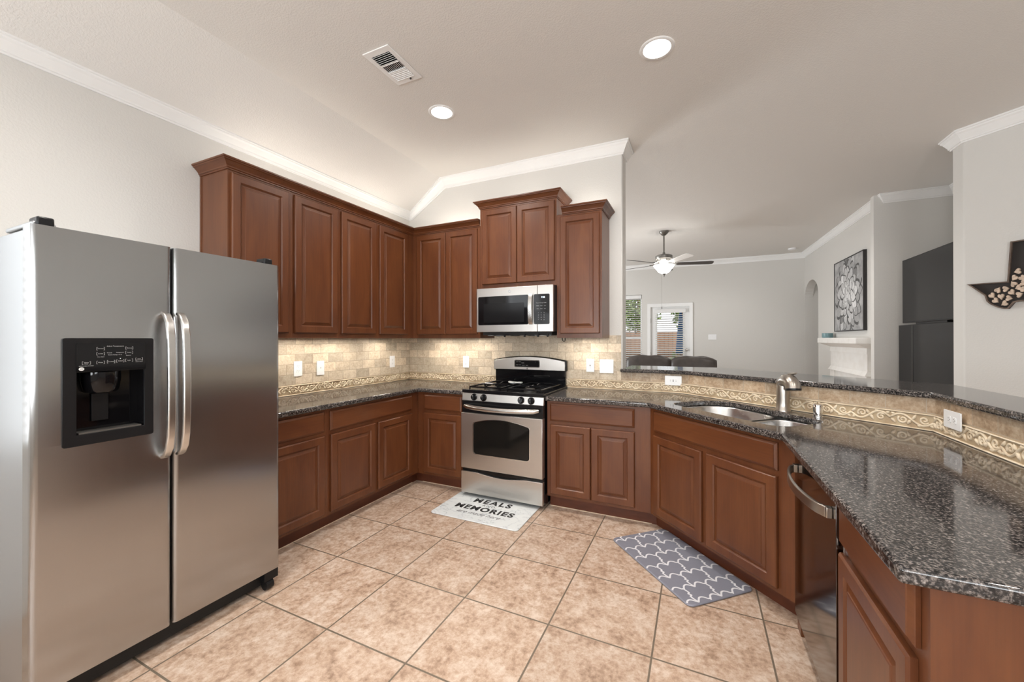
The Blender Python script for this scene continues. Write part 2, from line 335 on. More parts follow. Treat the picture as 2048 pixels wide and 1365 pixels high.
def thing(name, label, cat, loc=(0, 0, 0), rz=0.0, group=None):
    o = bpy.data.objects.new(name, None); C.objects.link(o); o.location = loc; o.rotation_euler = (0, 0, rz); o.empty_display_size = 0.1
    return tag(o, label, cat, group)
def struct(o): o['kind'] = 'structure'; return o
def rrect(x0, x1, y0, y1, r, n=5):
    p = []
    for cx, cy, a in ((x1 - r, y1 - r, 0), (x0 + r, y1 - r, 90), (x0 + r, y0 + r, 180), (x1 - r, y0 + r, 270)):
        for i in range(n + 1): t = R(a + 90 * i / n); p.append((cx + r * math.cos(t), cy + r * math.sin(t)))
    return p
def sweep(prof, path, z, closed=False):
    """profile (out,height) swept along a 2-D path; out = right-hand side of travel"""
    k = len(path); P = [Vector((p[0], p[1])) for p in path]; rs = []
    for i in range(k):
        d0 = (P[i] - P[i - 1]).normalized() if i > 0 or closed else (P[1] - P[0]).normalized()
        d1 = (P[(i + 1) % k] - P[i]).normalized() if i < k - 1 or closed else d0
        if i == 0 and not closed: d0 = d1
        n0 = Vector((d0.y, -d0.x)); n1 = Vector((d1.y, -d1.x)); mt = (n0 + n1).normalized(); mt /= max(0.3, mt.dot(n0))
        rs.append([(P[i].x + mt.x * o, P[i].y + mt.y * o, z + h) for o, h in prof])
    if closed: rs.append(rs[0])
    mb = MB(); mb.rings(rs, True, not closed, not closed); return mb
def text(mb, s, T, size=0.05, align='CENTER', shear=0.0, off=0.0, depth=0.0006, spacing=1.0, mi=0):
    c = bpy.data.curves.new('t', 'FONT'); c.body = s; c.size = size; c.align_x = align; c.align_y = 'CENTER'; c.shear = shear; c.offset = off
    c.extrude = depth; c.space_character = spacing; c.resolution_u = 3
    o = bpy.data.objects.new('t', c); C.objects.link(o); dg = bpy.context.evaluated_depsgraph_get(); dg.update()
    me = bpy.data.meshes.new_from_object(o.evaluated_get(dg))
    mb.add([v.co for v in me.vertices], [tuple(p.vertices) for p in me.polygons], mi, T)
    bpy.data.objects.remove(o); bpy.data.curves.remove(c); bpy.data.meshes.remove(me)
def frame(org, X, Z):
    """matrix with local x=X, local y=Z (upwards on the surface), local z=normal"""
    X = Vector(X).normalized(); Y = Vector(Z).normalized(); n = X.cross(Y)
    m = Matrix.Identity(4)
    for i in range(3): m[i][0] = X[i]; m[i][1] = Y[i]; m[i][2] = n[i]; m[i][3] = org[i]
    return m

# ------------------------------------------------------------------ room shell
H = 3.142
def quad(name, pts, mat):
    mb = MB(); mb.add(pts, [tuple(range(len(pts)))]); return struct(mb.build(name, mat))
fl = MB().box(-1.6, 8.2, -6.9, 6.35, -0.08, 0.0); struct(fl.build('floor', 'floor_tile'))
# ceiling: flat part and the sloped strip over the left kitchen wall
mb = MB()
mb.prism([(-0.1, 2.695), (0.47, H), (8.2, H), (8.2, H + 0.12), (-0.1, H + 0.12)], -6.9, 0.0, axis=1)
mb.box(-1.6, 8.2, 0.0, 6.35, H, H + 0.12)
struct(mb.build('ceiling', 'ceiling_paint'))
def wallbox(name, x0, x1, y0, y1, z0=0, z1=H + 0.05, mat='wall_paint'): return struct(MB().box(x0, x1, y0, y1, z0, z1).build(name, mat))
# left wall with a window behind the fridge side (out of frame)
mb = MB(); WL = (-4.95, -3.35, 0.85, 2.4)
mb.box(-0.12, 0, WL[1], 0.0, 0, H); mb.box(-0.12, 0, -6.9, WL[0], 0, H); mb.box(-0.12, 0, WL[0], WL[1], 0, WL[2]); mb.box(-0.12, 0, WL[0], WL[1], WL[3], H)
struct(mb.build('wall_left', 'wall_paint'))
# back kitchen wall, its sloping top follows the ceiling; rounded free end
mb = MB(); mb.box(-0.12, 2.41, 0.0, 0.186, 0, H + 0.05); o = mb.build('wall_back', 'wall_paint', bevel=0.012, seg=3); struct(o)
# half wall under the bar
PW = [(2.41, 0.0), (2.893, 0.0), (4.095, -0.982), (4.095, -2.60), (4.215, -2.60), (4.215, -0.925), (2.936, 0.12), (2.41, 0.12)]
struct(MB().prism(PW, 0, 1.074).build('wall_half', 'wall_paint'))
# far wall of the living room with window and door openings
YF = 6.22
mb = MB()
mb.box(-1.6, 0.85, YF, YF + 0.13, 0, H); mb.box(0.85, 1.81, YF, YF + 0.13, 0, 0.55); mb.box(0.85, 1.81, YF, YF + 0.13, 2.43, H)
mb.box(1.81, 2.0, YF, YF + 0.13, 0, H); mb.box(2.0, 2.86, YF, YF + 0.13, 2.12, H); mb.box(2.86, 5.3, YF, YF + 0.13, 0, H)
struct(mb.build('wall_far', 'wall_paint'))
wallbox('wall_living_left', -1.6, -1.48, 0.0, 6.3)
# right living room wall, with arch; runs (5.02, 6.22) -> (5.10, 2.66)
def rx(y): return 5.02 + (YF - y) * 0.0225
La = Vector((rx(YF), YF, 0)); Lb = Vector((rx(2.66), 2.66, 0)); dL = (Lb - La).normalized(); Ln = Vector((dL.y, -dL.x, 0))  # normal to the room side?
length = (Lb - La).length
arch = [(0.004, 0.0)]
a0, a1, zs, zt = 0.004, 0.90, 2.22, 2.52
arch.append((a0, zs))
for i in range(1, 16):
    t = math.pi * (1 - i / 16); arch.append(((a0 + a1) / 2 + (a1 - a0) / 2 * math.cos(t), zs + (zt - zs) * math.sin(t)))
arch += [(a1, zs), (a1, 0.0)]
outer = [(0, 0)] + arch + [(length, 0), (length, H + 0.02), (0, H + 0.02)]
T = Matrix.Identity(4)
for i in range(3): T[i][0] = dL[i]; T[i][1] = (0, 0, 1)[i]; T[i][2] = dL.cross(Vector((0, 0, 1)))[i]; T[i][3] = La[i]
nrm = dL.cross(Vector((0, 0, 1)))          # dL is -y, z up -> normal -x (room side)
mb = MB(); mb.prism(outer, -0.14, 0.0, axis=2, T=T); struct(mb.build('wall_living_right', 'wall_paint'))
wallbox('wall_niche_back', 5.0, 5.83, 2.66, 2.76)
wallbox('wall_niche_side', 5.72, 5.84, 1.17, 2.66)
wallbox('wall_hall', 6.3, 6.42, 2.7, 6.35)
wallbox('wall_hall_end', 5.1, 6.4, 6.24, 6.35)
# diagonal wall on the right with its short return
DW_ = [(5.07, 1.01), (8.07, -1.99), (8.07, 1.17), (5.07, 1.17)]
struct(MB().prism(DW_, 0, H + 0.02).build('wall_diagonal', 'wall_paint', bevel=0.015, seg=3))
wallbox('wall_right', 8.0, 8.1, -6.9, -1.9)
# rear wall with two windows (behind the camera)
mb = MB(); zA, zB = 0.8, 2.4
mb.box(-0.1, 0.8, -6.9, -6.8, 0, H); mb.box(2.6, 3.7, -6.9, -6.8, 0, H); mb.box(5.5, 8.1, -6.9, -6.8, 0, H)
for x0, x1 in ((0.8, 2.6), (3.7, 5.5)): mb.box(x0, x1, -6.9, -6.8, 0, zA); mb.box(x0, x1, -6.9, -6.8, zB, H)
struct(mb.build('wall_rear', 'wall_paint'))
def blind(name, x0, x1, z0, z1, T, pitch=0.05, tilt=25, w=0.05, mat='slat', parent=None):
    mb = MB(); z = z0
    while z < z1:
        a = R(tilt); dy, dz = w / 2 * math.cos(a), w / 2 * math.sin(a)
        mb.add([(x0, -dy, z - dz), (x1, -dy, z - dz), (x1, dy, z + dz), (x0, dy, z + dz), (x0, -dy, z - dz + 0.003), (x1, -dy, z - dz + 0.003), (x1, dy, z + dz + 0.003), (x0, dy, z + dz + 0.003)],
               [(0, 1, 2, 3), (4, 5, 6, 7), (0, 1, 5, 4), (2, 3, 7, 6)], 0, T); z += pitch
    return mb.build(name, mat, parent)
Tl = Matrix.Translation((0.12, 0, 0)) @ Matrix.Rotation(R(90), 4, 'Z')
o = blind('window_2', WL[0], WL[1], 0.86, 2.4, Tl); struct(o)
for i, (x0, x1) in enumerate(((0.8, 2.6), (3.7, 5.5))): struct(blind('window_%d' % (3 + i), x0, x1, 0.82, 2.4, Matrix.Translation((0, -6.62, 0))))
# ceiling crown mouldings
PR = [(0.0, 0.0), (0.010, 0.0), (0.012, 0.012), (0.019, 0.015), (0.021, 0.028), (0.030, 0.045), (0.044, 0.072), (0.055, 0.083), (0.057, 0.094), (0.065, 0.097), (0.065, 0.112), (0.0, 0.112)]
PRl = [(a, h * 0.745) for a, h in PR]
rs = []
def zc(h, fl_): return (H - 0.110 + h) if fl_ else (2.742 + 0.745 * h)
mb = MB(); r0, r1, r2, r3, r4, r5 = [], [], [], [], [], []
for a, h in PR:
    k = h / 0.112
    r0.append((a, -6.8, zc(h, 0))); r1.append((a, -a, zc(h, 0) ))
    r2.append((a + (1 - k) * 0.045, -a, zc(h, 0) + (1 - k) * 0.004))
    r3.append((0.505 - 0.035 * k, -a, zc(h, 1)))
    r4.append((2.41 + a, -a, zc(h, 1))); r5.append((2.41 + a, 0.186 + a, zc(h, 1)))
r6 = [(1.2, 0.186 + a, zc(h, 1)) for a, h in PR]
mb.rings([r0, r1, r2, r3, r4, r5, r6], True, True, True); struct(mb.build('trim_1', 'trim_white', smooth=14))
# living room crown: far wall, right wall, niche
mb = sweep(PR, [(-1.48, YF), (rx(YF), YF), (rx(2.66), 2.66), (5.72, 2.66), (5.72, 1.17)], H - 0.110); struct(mb.build('trim_2', 'trim_white', smooth=14))
mb = sweep(PR, [(5.6, 1.17), (5.07, 1.17), (5.07, 1.01), (7.5, -1.42)], H - 0.110)
# sweep side check: the moulding must stand out of the wall
struct(mb.build('trim_3', 'trim_white', smooth=14))

# ------------------------------------------------------------------ exterior seen through the door
struct(MB().box(-6, 12, 6.36, 20, -0.12, -0.05).build('ground', 'grass'))
o = MB().box(-3, 9, 11.0, 11.03, -0.05, 1.63).build('fence', 'fence_wood'); tag(o, 'reddish wooden garden fence seen through the glass door', 'fence')
def bush(name, c, r, label, n=420):
    random.seed(int(c[0] * 100)); mb = MB()
    for i in range(n):
        u = Vector((random.gauss(0, 1), random.gauss(0, 1), random.gauss(0, 1))).normalized() * random.uniform(0.55, 1.0)
        p = Vector((c[0] + u.x * r[0], c[1] + u.y * r[1], c[2] + u.z * r[2])); q = Matrix.Translation(p) @ Matrix.Rotation(random.uniform(0, 6.3), 4, Vector((random.random(), random.random(), random.random() + .1)))
        s = random.uniform(0.07, 0.14); mb.add([(-s, 0, 0), (0, -s * .5, 0.01), (s, 0, 0), (0, s * .5, 0.01)], [(0, 1, 2, 3)], 0, q)
    o = mb.build(name, 'leaves', weld=False); 
    tk = MB().tube([(c[0], c[1], -0.05), (c[0], c[1], c[2])], 0.06, 8); return o, tk
for k, (c, r, lb) in enumerate([((0.9, 12.6, 3.0), (1.0, 0.8, 1.5), 'leafy garden tree rising over the fence, behind the window at the left'),
                                ((2.95, 12.9, 2.9), (0.95, 0.8, 1.6), 'leafy garden tree rising over the fence, behind the glass of the door')]):
    t = thing('garden_tree', lb, 'tree', (0, 0, 0)); o, tk = bush('foliage', c, r, lb, 2200); o.parent = t; tk.build('trunk', 'fence_wood', t)
o, tk = bush('shrub', (2.45, 9.3, 0.35), (0.55, 0.4, 0.60), '', 300); tag(o, 'low green shrub in the garden below the blue umbrella', 'shrub')
t = thing('patio_umbrella', 'closed blue patio umbrella standing outside the glass door', 'umbrella', (2.60, 8.0, -0.05))
MB().lathe([(0.03, 1.0), (0.13, 1.03), (0.12, 1.2), (0.085, 1.6), (0.055, 1.95), (0.02, 2.2), (0, 2.22)], 12).build('canopy', 'blue_fabric', t, smooth=True)
MB().lathe([(0.02, 0.0), (0.02, 2.4)], 8, cap=True).build('pole', 'fence_wood', t); MB().lathe([(0, 0), (0.25, 0), (0.25, 0.05), (0, 0.07)], 16).build('base', 'black_matt', t)
MB().box(-1.6, 5.3, 6.6, 9.4, 2.62, 2.72).build('patio_roof', 'soffit_wood'); struct(bpy.data.objects['patio_roof'])
struct(MB().prism([(2.50, 2.62), (2.62, 1.88), (3.3, 1.88), (3.3, 2.62)], 8.5, 8.6, axis=1).build('trim_patio_beam', 'soffit_wood'))
# window and door in the far wall
wn = struct(MB().prism([(0.85, 0.55), (1.81, 0.55), (1.81, 2.43), (0.85, 2.43)], YF + 0.05, YF + 0.10, axis=1, holes=[[(0.89, 0.59), (1.77, 0.59), (1.77, 2.39), (0.89, 2.39)]]).build('window_1', 'trim_white'))
MB().box(0.89, 1.77, YF + 0.055, YF + 0.095, 1.36, 1.41).build('meeting_rail', 'trim_white', wn)
MB().box(0.89, 1.77, YF + 0.072, YF + 0.076, 0.59, 2.39).build('pane', 'window_glass', wn)
blind('blind', 0.87, 1.79, 0.62, 2.33, Matrix.Translation((0, YF + 0.02, 0)), 0.050, 24, 0.05, 'slat', wn)
MB().box(0.86, 1.80, YF - 0.01, YF + 0.045, 2.34, 2.42).build('valance', 'slat', wn)
MB().tube([(1.66, YF - 0.01, 2.3), (1.66, YF - 0.01, 1.62)], 0.004, 6).tube([(1.66, YF - 0.01, 1.62), (1.66, YF - 0.01, 1.5)], [0.012, 0.018], 8).build('blind_wand', 'pewter', wn)
dr = struct(MB().prism([(2.0, 0.0), (2.86, 0.0), (2.86, 2.12), (2.0, 2.12)], YF + 0.02, YF + 0.065, axis=1, holes=[[(2.15, 0.25), (2.71, 0.25), (2.71, 1.985), (2.15, 1.985)]]).build('door_1', 'trim_white'))
MB().box(2.15, 2.71, YF + 0.04, YF + 0.045, 0.25, 1.985).build('pane', 'window_glass', dr)
mb = MB(); mb.prism([(1.935, 0), (2.01, 0), (2.01, 2.12), (2.85, 2.12), (2.85, 0), (2.925, 0), (2.925, 2.205), (1.935, 2.205)], YF - 0.022, YF - 0.0005, axis=1); mb.build('door_casing', 'trim_white', dr, bevel=0.006)
blind('blind', 2.12, 2.75, 0.28, 1.96, Matrix.Translation((0, YF - 0.03, 0)), 0.050, 24, 0.045, 'slat', dr)
MB().box(2.09, 2.78, YF - 0.065, YF - 0.024, 1.975, 2.065).build('valance', 'slat', dr, bevel=0.004)
MB().lathe([(0.0, -0.06), (0.022, -0.058), (0.03, -0.045), (0.028, -0.03), (0.012, -0.02), (0.012, -0.005), (0.03, 0.0), (0.03, 0.02)], 16, (2.79, YF + 0.0, 1.12), axis=1).build('door_knob', 'nickel', dr, smooth=40)
MB().box(2.004, 2.014, YF + 0.0, YF + 0.02, 0.95, 1.06).box(2.004, 2.014, YF + 0.0, YF + 0.02, 1.75, 1.86).build('hinge', 'pewter', dr)

# ------------------------------------------------------------------ backsplash
TP = [(2.893, -0.010), (4.085, -0.984), (4.085, -2.58)]
def splash(path, z0, z1, s0=0.0):
    """thin slab with uv in metres along the path"""
    mb = MB(); k = len(path); P = [Vector(p) for p in path]; acc = [s0]
    for i in range(1, k): acc.append(acc[-1] + (P[i] - P[i - 1]).length)
    pr_ = [(0, z0), (0.0095, z0), (0.0095, z1), (0, z1)]
    m2 = sweep(pr_, path, 0.0)
    def uv(co):
        p = Vector((co.x, co.y)); best = (9, 0)
        for i in range(k - 1):
            d = P[i + 1] - P[i]; L = d.length; t = max(0, min(1, (p - P[i]).dot(d) / L / L)); dd = (P[i] + d * t - p).length
            if dd < best[0] - 1e-5: best = (dd, acc[i] + t * L)
        return (best[1], co.z)
    m2.uv = uv; return m2
# path direction so that the right-hand side is the room: left wall (going +y) has the room on the right
o = splash([(0.001, -2.16), (0.001, -0.001)], 0.9126, 1.385, 0.15).build('trim_backsplash_left', 'travertine'); struct(o)
o = splash([(0.010, -0.001), (2.397, -0.001)], 0.9126, 1.405, -0.03).build('trim_backsplash_back', 'travertine'); struct(o)
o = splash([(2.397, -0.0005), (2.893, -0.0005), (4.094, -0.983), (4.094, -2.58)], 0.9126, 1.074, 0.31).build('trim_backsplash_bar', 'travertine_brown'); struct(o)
# carved listello strip: thin bed with rails and scroll ornament
def carved(path, name, skip=None):
    P = [Vector((p[0], p[1], 0)) for p in path]
    bed = sweep([(0, 0.0), (0.005, 0.0), (0.005, 0.081), (0, 0.0835)], path, 0.9127)
    o = bed.build(name, 'listello_bed_shaded'); struct(o)
    mb = MB()
    for z in (0.9127, 0.988):
        m2 = sweep([(0.004, 0), (0.011, 0.001), (0.012, 0.006), (0.004, 0.008)], path, z); mb.add(m2.v, m2.f)
    acc = 0.0
    for i in range(len(P) - 1):
        d = P[i + 1] - P[i]; L = d.length; d.normalize(); nr = Vector((d.y, -d.x, 0)); nmot = max(1, round(L / 0.165)); ml = L / nmot
        for q in range(nmot):
            base = P[i] + d * (q * ml); fl_ = 1 if (q % 2 == 0) else -1
            def W_(u, h): return base + d * (u * ml) + Vector((0, 0, 0.957 + fl_ * h)) + nr * 0.0055
            def cur(pts, rr, n=5): mb.tube([W_(*p) for p in pts], rr, n, flat=1.0, up=nr)
            # main vine
            cur([(t / 12, 0.025 * math.sin(2 * math.pi * (t / 12))) for t in range(13)], 0.0062)
            # two scrolls
            for (cu, ch, dr_, ph, R0) in ((0.30, -0.004, 1, 2.4, 0.021), (0.78, 0.004, -1, -0.6, 0.020)):
                pts = []; rr = []
                for t in range(16):
                    f_ = t / 15; a = ph + dr_ * f_ * 8.2; r_ = R0 * (1 - 0.8 * f_); pts.append((cu + r_ * math.cos(a) / ml, ch + r_ * math.sin(a))); rr.append(0.0058 * (1 - 0.35 * f_))
                cur(pts, rr)
            # leaves
            for (u0, h0, u1, h1) in ((0.02, -0.004, 0.13, -0.028), (0.50, 0.0, 0.60, 0.030), (0.48, -0.004, 0.40, -0.029), (0.12, 0.018, 0.02, 0.030), (0.90, -0.018, 0.99, -0.030), (0.62, -0.024, 0.72, -0.030)):
                cur([(u0 + (u1 - u0) * t, h0 + (h1 - h0) * t ** 1.4) for t in (0, .35, .7, 1)], [0.003, 0.0085, 0.0070, 0.0015])
    c = mb.build('scroll_ornament', 'listello', o, smooth=True, weld=False)
    return o
carved([(0.0105, -2.16), (0.0105, -0.0105)], 'trim_listello_left')
carved([(0.0155, -0.0105), (2.41, -0.0105)], 'trim_listello_back')
carved([(2.41, -0.0105), (2.8895, -0.0105), (4.0845, -0.988), (4.0845, -2.58)], 'trim_listello_bar')

# ------------------------------------------------------------------ cabinets
def ringset(w, h, spec):
    out = []
    for ins, dep in spec: out.append([(ins, -dep, ins), (w - ins, -dep, ins), (w - ins, -dep, h - ins), (ins, -dep, h - ins)])
    return out
DOOR = [(0, 0), (0, 0.0135), (0.002, 0.0165), (0.006, 0.0200), (0.050, 0.0200), (0.053, 0.0165), (0.0575, 0.0125), (0.058, 0.0085), (0.063, 0.0085), (0.0645, 0.0105), (0.080, 0.0160), (0.0815, 0.0185), (0.085, 0.0195)]
DRAW = [(0, 0), (0, 0.0085), (0.002, 0.0105), (0.013, 0.0175), (0.0145, 0.0200)]
def front(kind, x0, x1, z0, z1, parent, name, y=-0.0006):
    w, h = x1 - x0, z1 - z0; mb = MB()
    mb.rings(ringset(w, h, DOOR if kind == 'door' else DRAW), True, True, True)
    return mb.build(name, 'wood_v' if kind == 'door' else 'wood_x', parent, loc=(x0, y, z0))
def cabinet(name, label, loc, rz, w, depth, z0, z1, fronts, group=None, toe=0.0, side=None):
    t = thing(name, label, 'cabinet', loc, rz, group)
    mb = MB(); zb = z0 + toe
    mb.box(0.0, w, 0.0, depth, zb + (0.0 if toe else 0.0), z1)
    mb.build('body', 'wood_v', t)
    if toe: MB().box(0.0, w, 0.072, depth, z0, zb - 0.0005).build('toe_kick', 'toe_wood', t)
    if toe: MB().box(0.0, w, 0.068, 0.0718, z0, 0.0035).build('caulk_line', 'listello', t)
    for f in fronts:
        front(f[0], f[1], f[2], f[3], f[4], t, 'door' if f[0] == 'door' else 'drawer')
    return t
G_LU = 'wall cabinets along the left wall'
LX = 0.305; D1, D2 = 1.420, 2.444
def lwall(y): return (LX, y, 0)
def lcab(nm, label, y0, y1, fr):   # left wall: local x = y - y0
    return cabinet(nm, label, (LX, y0, 0), R(90), y1 - y0 - 0.0006, LX - 0.002, 1.382, 2.466, [(k, a - y0, b - y0, c, d) for k, a, b, c, d in fr], G_LU)
cL1 = lcab('wall_cabinet', 'tall cherry wall cabinet above the refrigerator corner, leftmost of its row', -2.111, -1.683, [('door', -2.094, -1.707, D1, D2)])
MB().box(0.0005, -0.0 + 0.0, 0, 0, 0, 0)
MB().box(0.0, 0.006, 0.0, 0.0, 0, 0)
mbp = MB(); mbp.box(-0.0035, 0.0, 0.285, 0.303, 1.383, 2.465); mbp.build('side_stile', 'wood_v', cL1)
lcab('wall_cabinet', 'tall cherry wall cabinet just right of the one over the refrigerator', -1.683, -1.2575, [('door', -1.659, -1.279, D1, D2)])
lcab('wall_cabinet', 'tall cherry wall cabinet between two others, third from the left end', -1.2575, -0.828, [('door', -1.236, -0.854, D1, D2)])
lcab('wall_cabinet', 'narrow dark-looking cherry wall cabinet ending in the room corner', -0.828, -0.3035, [('door', -0.802, -0.411, D1, D2)])
t = cabinet('wall_cabinet', 'cherry wall cabinet with two narrow doors left of the microwave', (0.3058, -0.305, 0), 0, 1.1155 - 0.3058, 0.303, 1.382, 2.466,
        [('door', 0.363 - 0.3055, 0.7215 - 0.3055, D1, D2), ('door', 0.7255 - 0.3055, 1.088 - 0.3055, D1, D2)])
t = cabinet('wall_cabinet', 'raised cherry wall cabinet with two short doors above the microwave', (1.1165, -0.305, 0), 0, 0.7765, 0.303, 1.850, 2.625,
        [('door', 1.144 - 1.1165, 1.508 - 1.1165, 1.893, 2.605), ('door', 1.512 - 1.1165, 1.876 - 1.1165, 1.893, 2.605)])
t = cabinet('wall_cabinet', 'single-door cherry wall cabinet right of the microwave, beside the pass-through', (1.894, -0.305, 0), 0, 0.399, 0.303, 1.382, 2.466, [('door', 0.034, 0.381, D1, D2)])
# cabinet crowns (profile: out, up)
CR = [(0.0, 0.0), (0.006, 0.0), (0.006, 0.008), (0.012, 0.011), (0.013, 0.019), (0.022, 0.030), (0.036, 0.044), (0.044, 0.048), (0.045, 0.054), (0.052, 0.056), (0.052, 0.066), (0.0, 0.066)]
def crown(path, z, label):
    mb = sweep(CR, path, z); o = mb.build('cabinet_crown', 'wood_x'); return tag(o, label, 'molding')
crown([(0.003, -2.1115), (0.306, -2.1115), (0.306, -0.306), (1.1155, -0.306)], 2.4615, 'long cherry crown molding on the left and corner wall cabinets')
crown([(1.116, -0.004), (1.116, -0.306), (1.8935, -0.306), (1.8935, -0.004)], 2.6245, 'cherry crown molding on the raised cabinet over the microwave')
crown([(1.9465, -0.306), (2.2935, -0.306), (2.2935, -0.004)], 2.4615, 'short cherry crown molding on the cabinet right of the microwave')

# base cabinets (front plane of the frame at 0.61)
BZ, BT = 0.0, 0.8755
dz = (0.715, 0.855); oz = (0.130, 0.686)
G_B = 'base cabinets under the granite'
cabinet('base_cabinet', 'cherry base cabinet half hidden by the refrigerator, one drawer over one door', (0.61, -2.165, 0), R(90), 0.5395, 0.608, 0, BT,
        [('drawer', 0.06, 0.514, *dz), ('door', 0.06, 0.514, *oz)], G_B, 0.105)
cabinet('base_cabinet', 'wide cherry base cabinet on the left wall, long drawer over two doors', (0.61, -1.625, 0), R(90), 1.0145, 0.608, 0, BT,
        [('drawer', 0.022, 0.911, *dz), ('door', 0.025, 0.456, *oz), ('door', 0.490, 0.912, *oz)], G_B, 0.105)
tc = cabinet('base_cabinet', 'narrow cherry base cabinet in the corner left of the stove', (0.611, -0.61, 0), 0, 0.5285, 0.608, 0, BT,
        [('drawer', 0.079, 0.493, *dz), ('door', 0.079, 0.493, *oz)], G_B, 0.105)
MB().prism([(-0.0005, 0.072), (-0.0005, 0.110), (-0.111, 0.110), (-0.111, 0.0005), (-0.073, 0.0005), (-0.073, 0.072)], 0, 0.1045).build('toe_return', 'toe_wood', tc)
cabinet('base_cabinet', 'cherry base cabinet right of the stove, wide drawer over two doors', (1.914, -0.61, 0), 0, 0.7955, 0.60, 0, BT,
        [('drawer', 0.027, 0.685, *dz), ('door', 0.029, 0.357, *oz), ('door', 0.362, 0.686, *oz)], G_B, 0.105)
# angled sink base as a prism body
SX, SY = 2.71, -0.61
t = thing('sink_cabinet', 'angled cherry sink cabinet behind the grey patterned mat, two doors under a false drawer', 'cabinet', (SX, SY, 0), R(-45), G_B)
a = 1.0465
mb = MB(); mb.prism([(0.0, 0.0), (a, 0.0), (a + 0.40, 0.40), (a + 0.40, 0.44), (a + .02, 0.44), (0.02, 0.44), (-0.40, 0.42), (-0.40, 0.40)], 0.105, 0.66)
mb.box(0.0, a, 0, 0.02, 0.66, BT); mb.build('body', 'wood_v', t)
MB().prism([(-0.0511, 0.0507), (-0.0273, 0.0745), (a + 0.03, 0.0745), (a + 0.28, 0.33), (a + .28, 0.40), (-0.28, 0.40), (-0.28, 0.33)], 0, 0.1045).build('toe_kick', 'toe_wood', t)
front('door', 0.048, 0.481, *oz, t, 'door'); front('door', 0.519, 0.956, *oz, t, 'door'); front('drawer', 0.048, 0.958, *dz, t, 'drawer')
# right run: corner filler, dishwasher, end cabinet
struct(MB().box(3.4506, 3.56, -1.418, -1.3515, 0.0, BT).build('trim_filler_panel', 'wood_v'))
t = thing('dishwasher', 'dark stainless dishwasher with bowed handle in the right-hand run', 'dishwasher', (3.45, -1.4195, 0), R(-90))
MB().box(0.0, 0.604, 0.005, 0.58, 0.11, 0.872).build('tub', 'black_plastic', t)
MB().box(0.004, 0.600, -0.022, 0.004, 0.115, 0.866).build('door', 'steel_dark', t, bevel=0.0008)
MB().box(0.0, 0.604, 0.06, 0.5, 0.0, 0.109).build('toe_panel', 'black_matt', t)
pts = []
for i in range(17):
    f = i / 16; x = 0.055 + f * 0.50; pts.append((x, -0.030 - 0.052 * math.sin(math.pi * f) ** 0.6 - 0.004, 0.790))
rs = [[(p[0], p[1] - 0.006, p[2] - 0.020), (p[0], p[1] + 0.006, p[2] - 0.018), (p[0], p[1] + 0.006, p[2] + 0.018), (p[0], p[1] - 0.006, p[2] + 0.016)] for p in pts]
MB().rings(rs).box(0.045, 0.070, -0.04, -0.022, 0.772, 0.808).box(0.543, 0.568, -0.04, -0.022, 0.772, 0.808).build('handle', 'nickel', t, bevel=0.003)
mb = MB(); mb.lathe([(0, -0.024), (0.012, -0.024), (0.012, -0.022)], 20, (0.035, 0, 0.675), axis=1); mb.build('badge', 'grey_mark', t)
t = cabinet('base_cabinet', 'cherry end base cabinet nearest the camera, drawer over one door', (3.45, -2.0255, 0), R(-90), 0.5145, 0.60, 0, BT,
        [('drawer', 0.006, 0.475, 0.715, 0.858), ('door', 0.004, 0.464, 0.13, 0.686)], G_B, 0.0)
MB().box(0.508, 0.5155, -0.002, 0.055, 0.0, BT).build('corner_stile', 'wood_v', t)
MB().box(0.020, 0.032, -0.010, -0.001, 0.690, 0.712).build('hinge', 'chrome', t)
struct(MB().box(4.0505, 4.094, -2.54, -0.99, 0, BT).build('trim_panel_filler', 'wood_v'))

# ------------------------------------------------------------------ granite
GZ0, GZ1 = 0.8765, 0.9125
o = MB().prism([(0.0115, -0.0115), (1.1395, -0.0115), (1.1395, -0.65), (0.65, -0.65), (0.65, -2.163), (0.0115, -2.163)], GZ0, GZ1).build('countertop', 'granite', bevel=0.011, seg=4)
tag(o, 'L-shaped dark granite countertop between refrigerator and stove', 'countertop')
# sink hole in (u,v): u along the sink front, v towards the bar
def UV(u, v): return ((u + v) / S2, (v - u) / S2)
hole = []
def arc(cu, cv, r, a0, a1, n=6):
    return [(cu + r * math.cos(R(a0 + (a1 - a0) * i / n)), cv + r * math.sin(R(a0 + (a1 - a0) * i / n))) for i in range(n + 1)]
hole = arc(2.53, 1.675, 0.10, 180, 270) + arc(3.15, 1.675, 0.10, 270, 360) + arc(3.15, 1.86, 0.10, 0, 90) + [(3.02, 1.962), (2.985, 1.975), (2.955, 1.995)] + arc(2.82, 1.93, 0.09, 45, 90) + arc(2.60, 1.86, 0.17, 90, 180)
holexy = [UV(*p) for p in hole]
poly = [(1.9075, -0.0115), (2.8885, -0.0115), (4.083, -0.989), (4.083, -2.57), (3.39, -2.57), (3.39, -1.345), (2.695, -0.65), (1.9075, -0.65)]
o = MB().prism(poly, GZ0, GZ1, holes=[holexy]).build('countertop', 'granite', bevel=0.009, seg=4)
tag(o, 'dark granite countertop with the sink, running right of the stove to the near end', 'countertop')
bar = [(2.394, -0.040), (2.902, -0.040), (4.062, -0.992), (4.062, -2.60), (4.36, -2.60), (4.36, -0.49), (3.22, 0.47), (2.4125, 0.47), (2.4125, -0.0105), (2.394, -0.0105)]
o = MB().prism(bar, 1.0745, 1.1065).build('bar_top', 'granite', bevel=0.010, seg=4); tag(o, 'raised dark granite bar top over the half wall behind the sink', 'bar top')
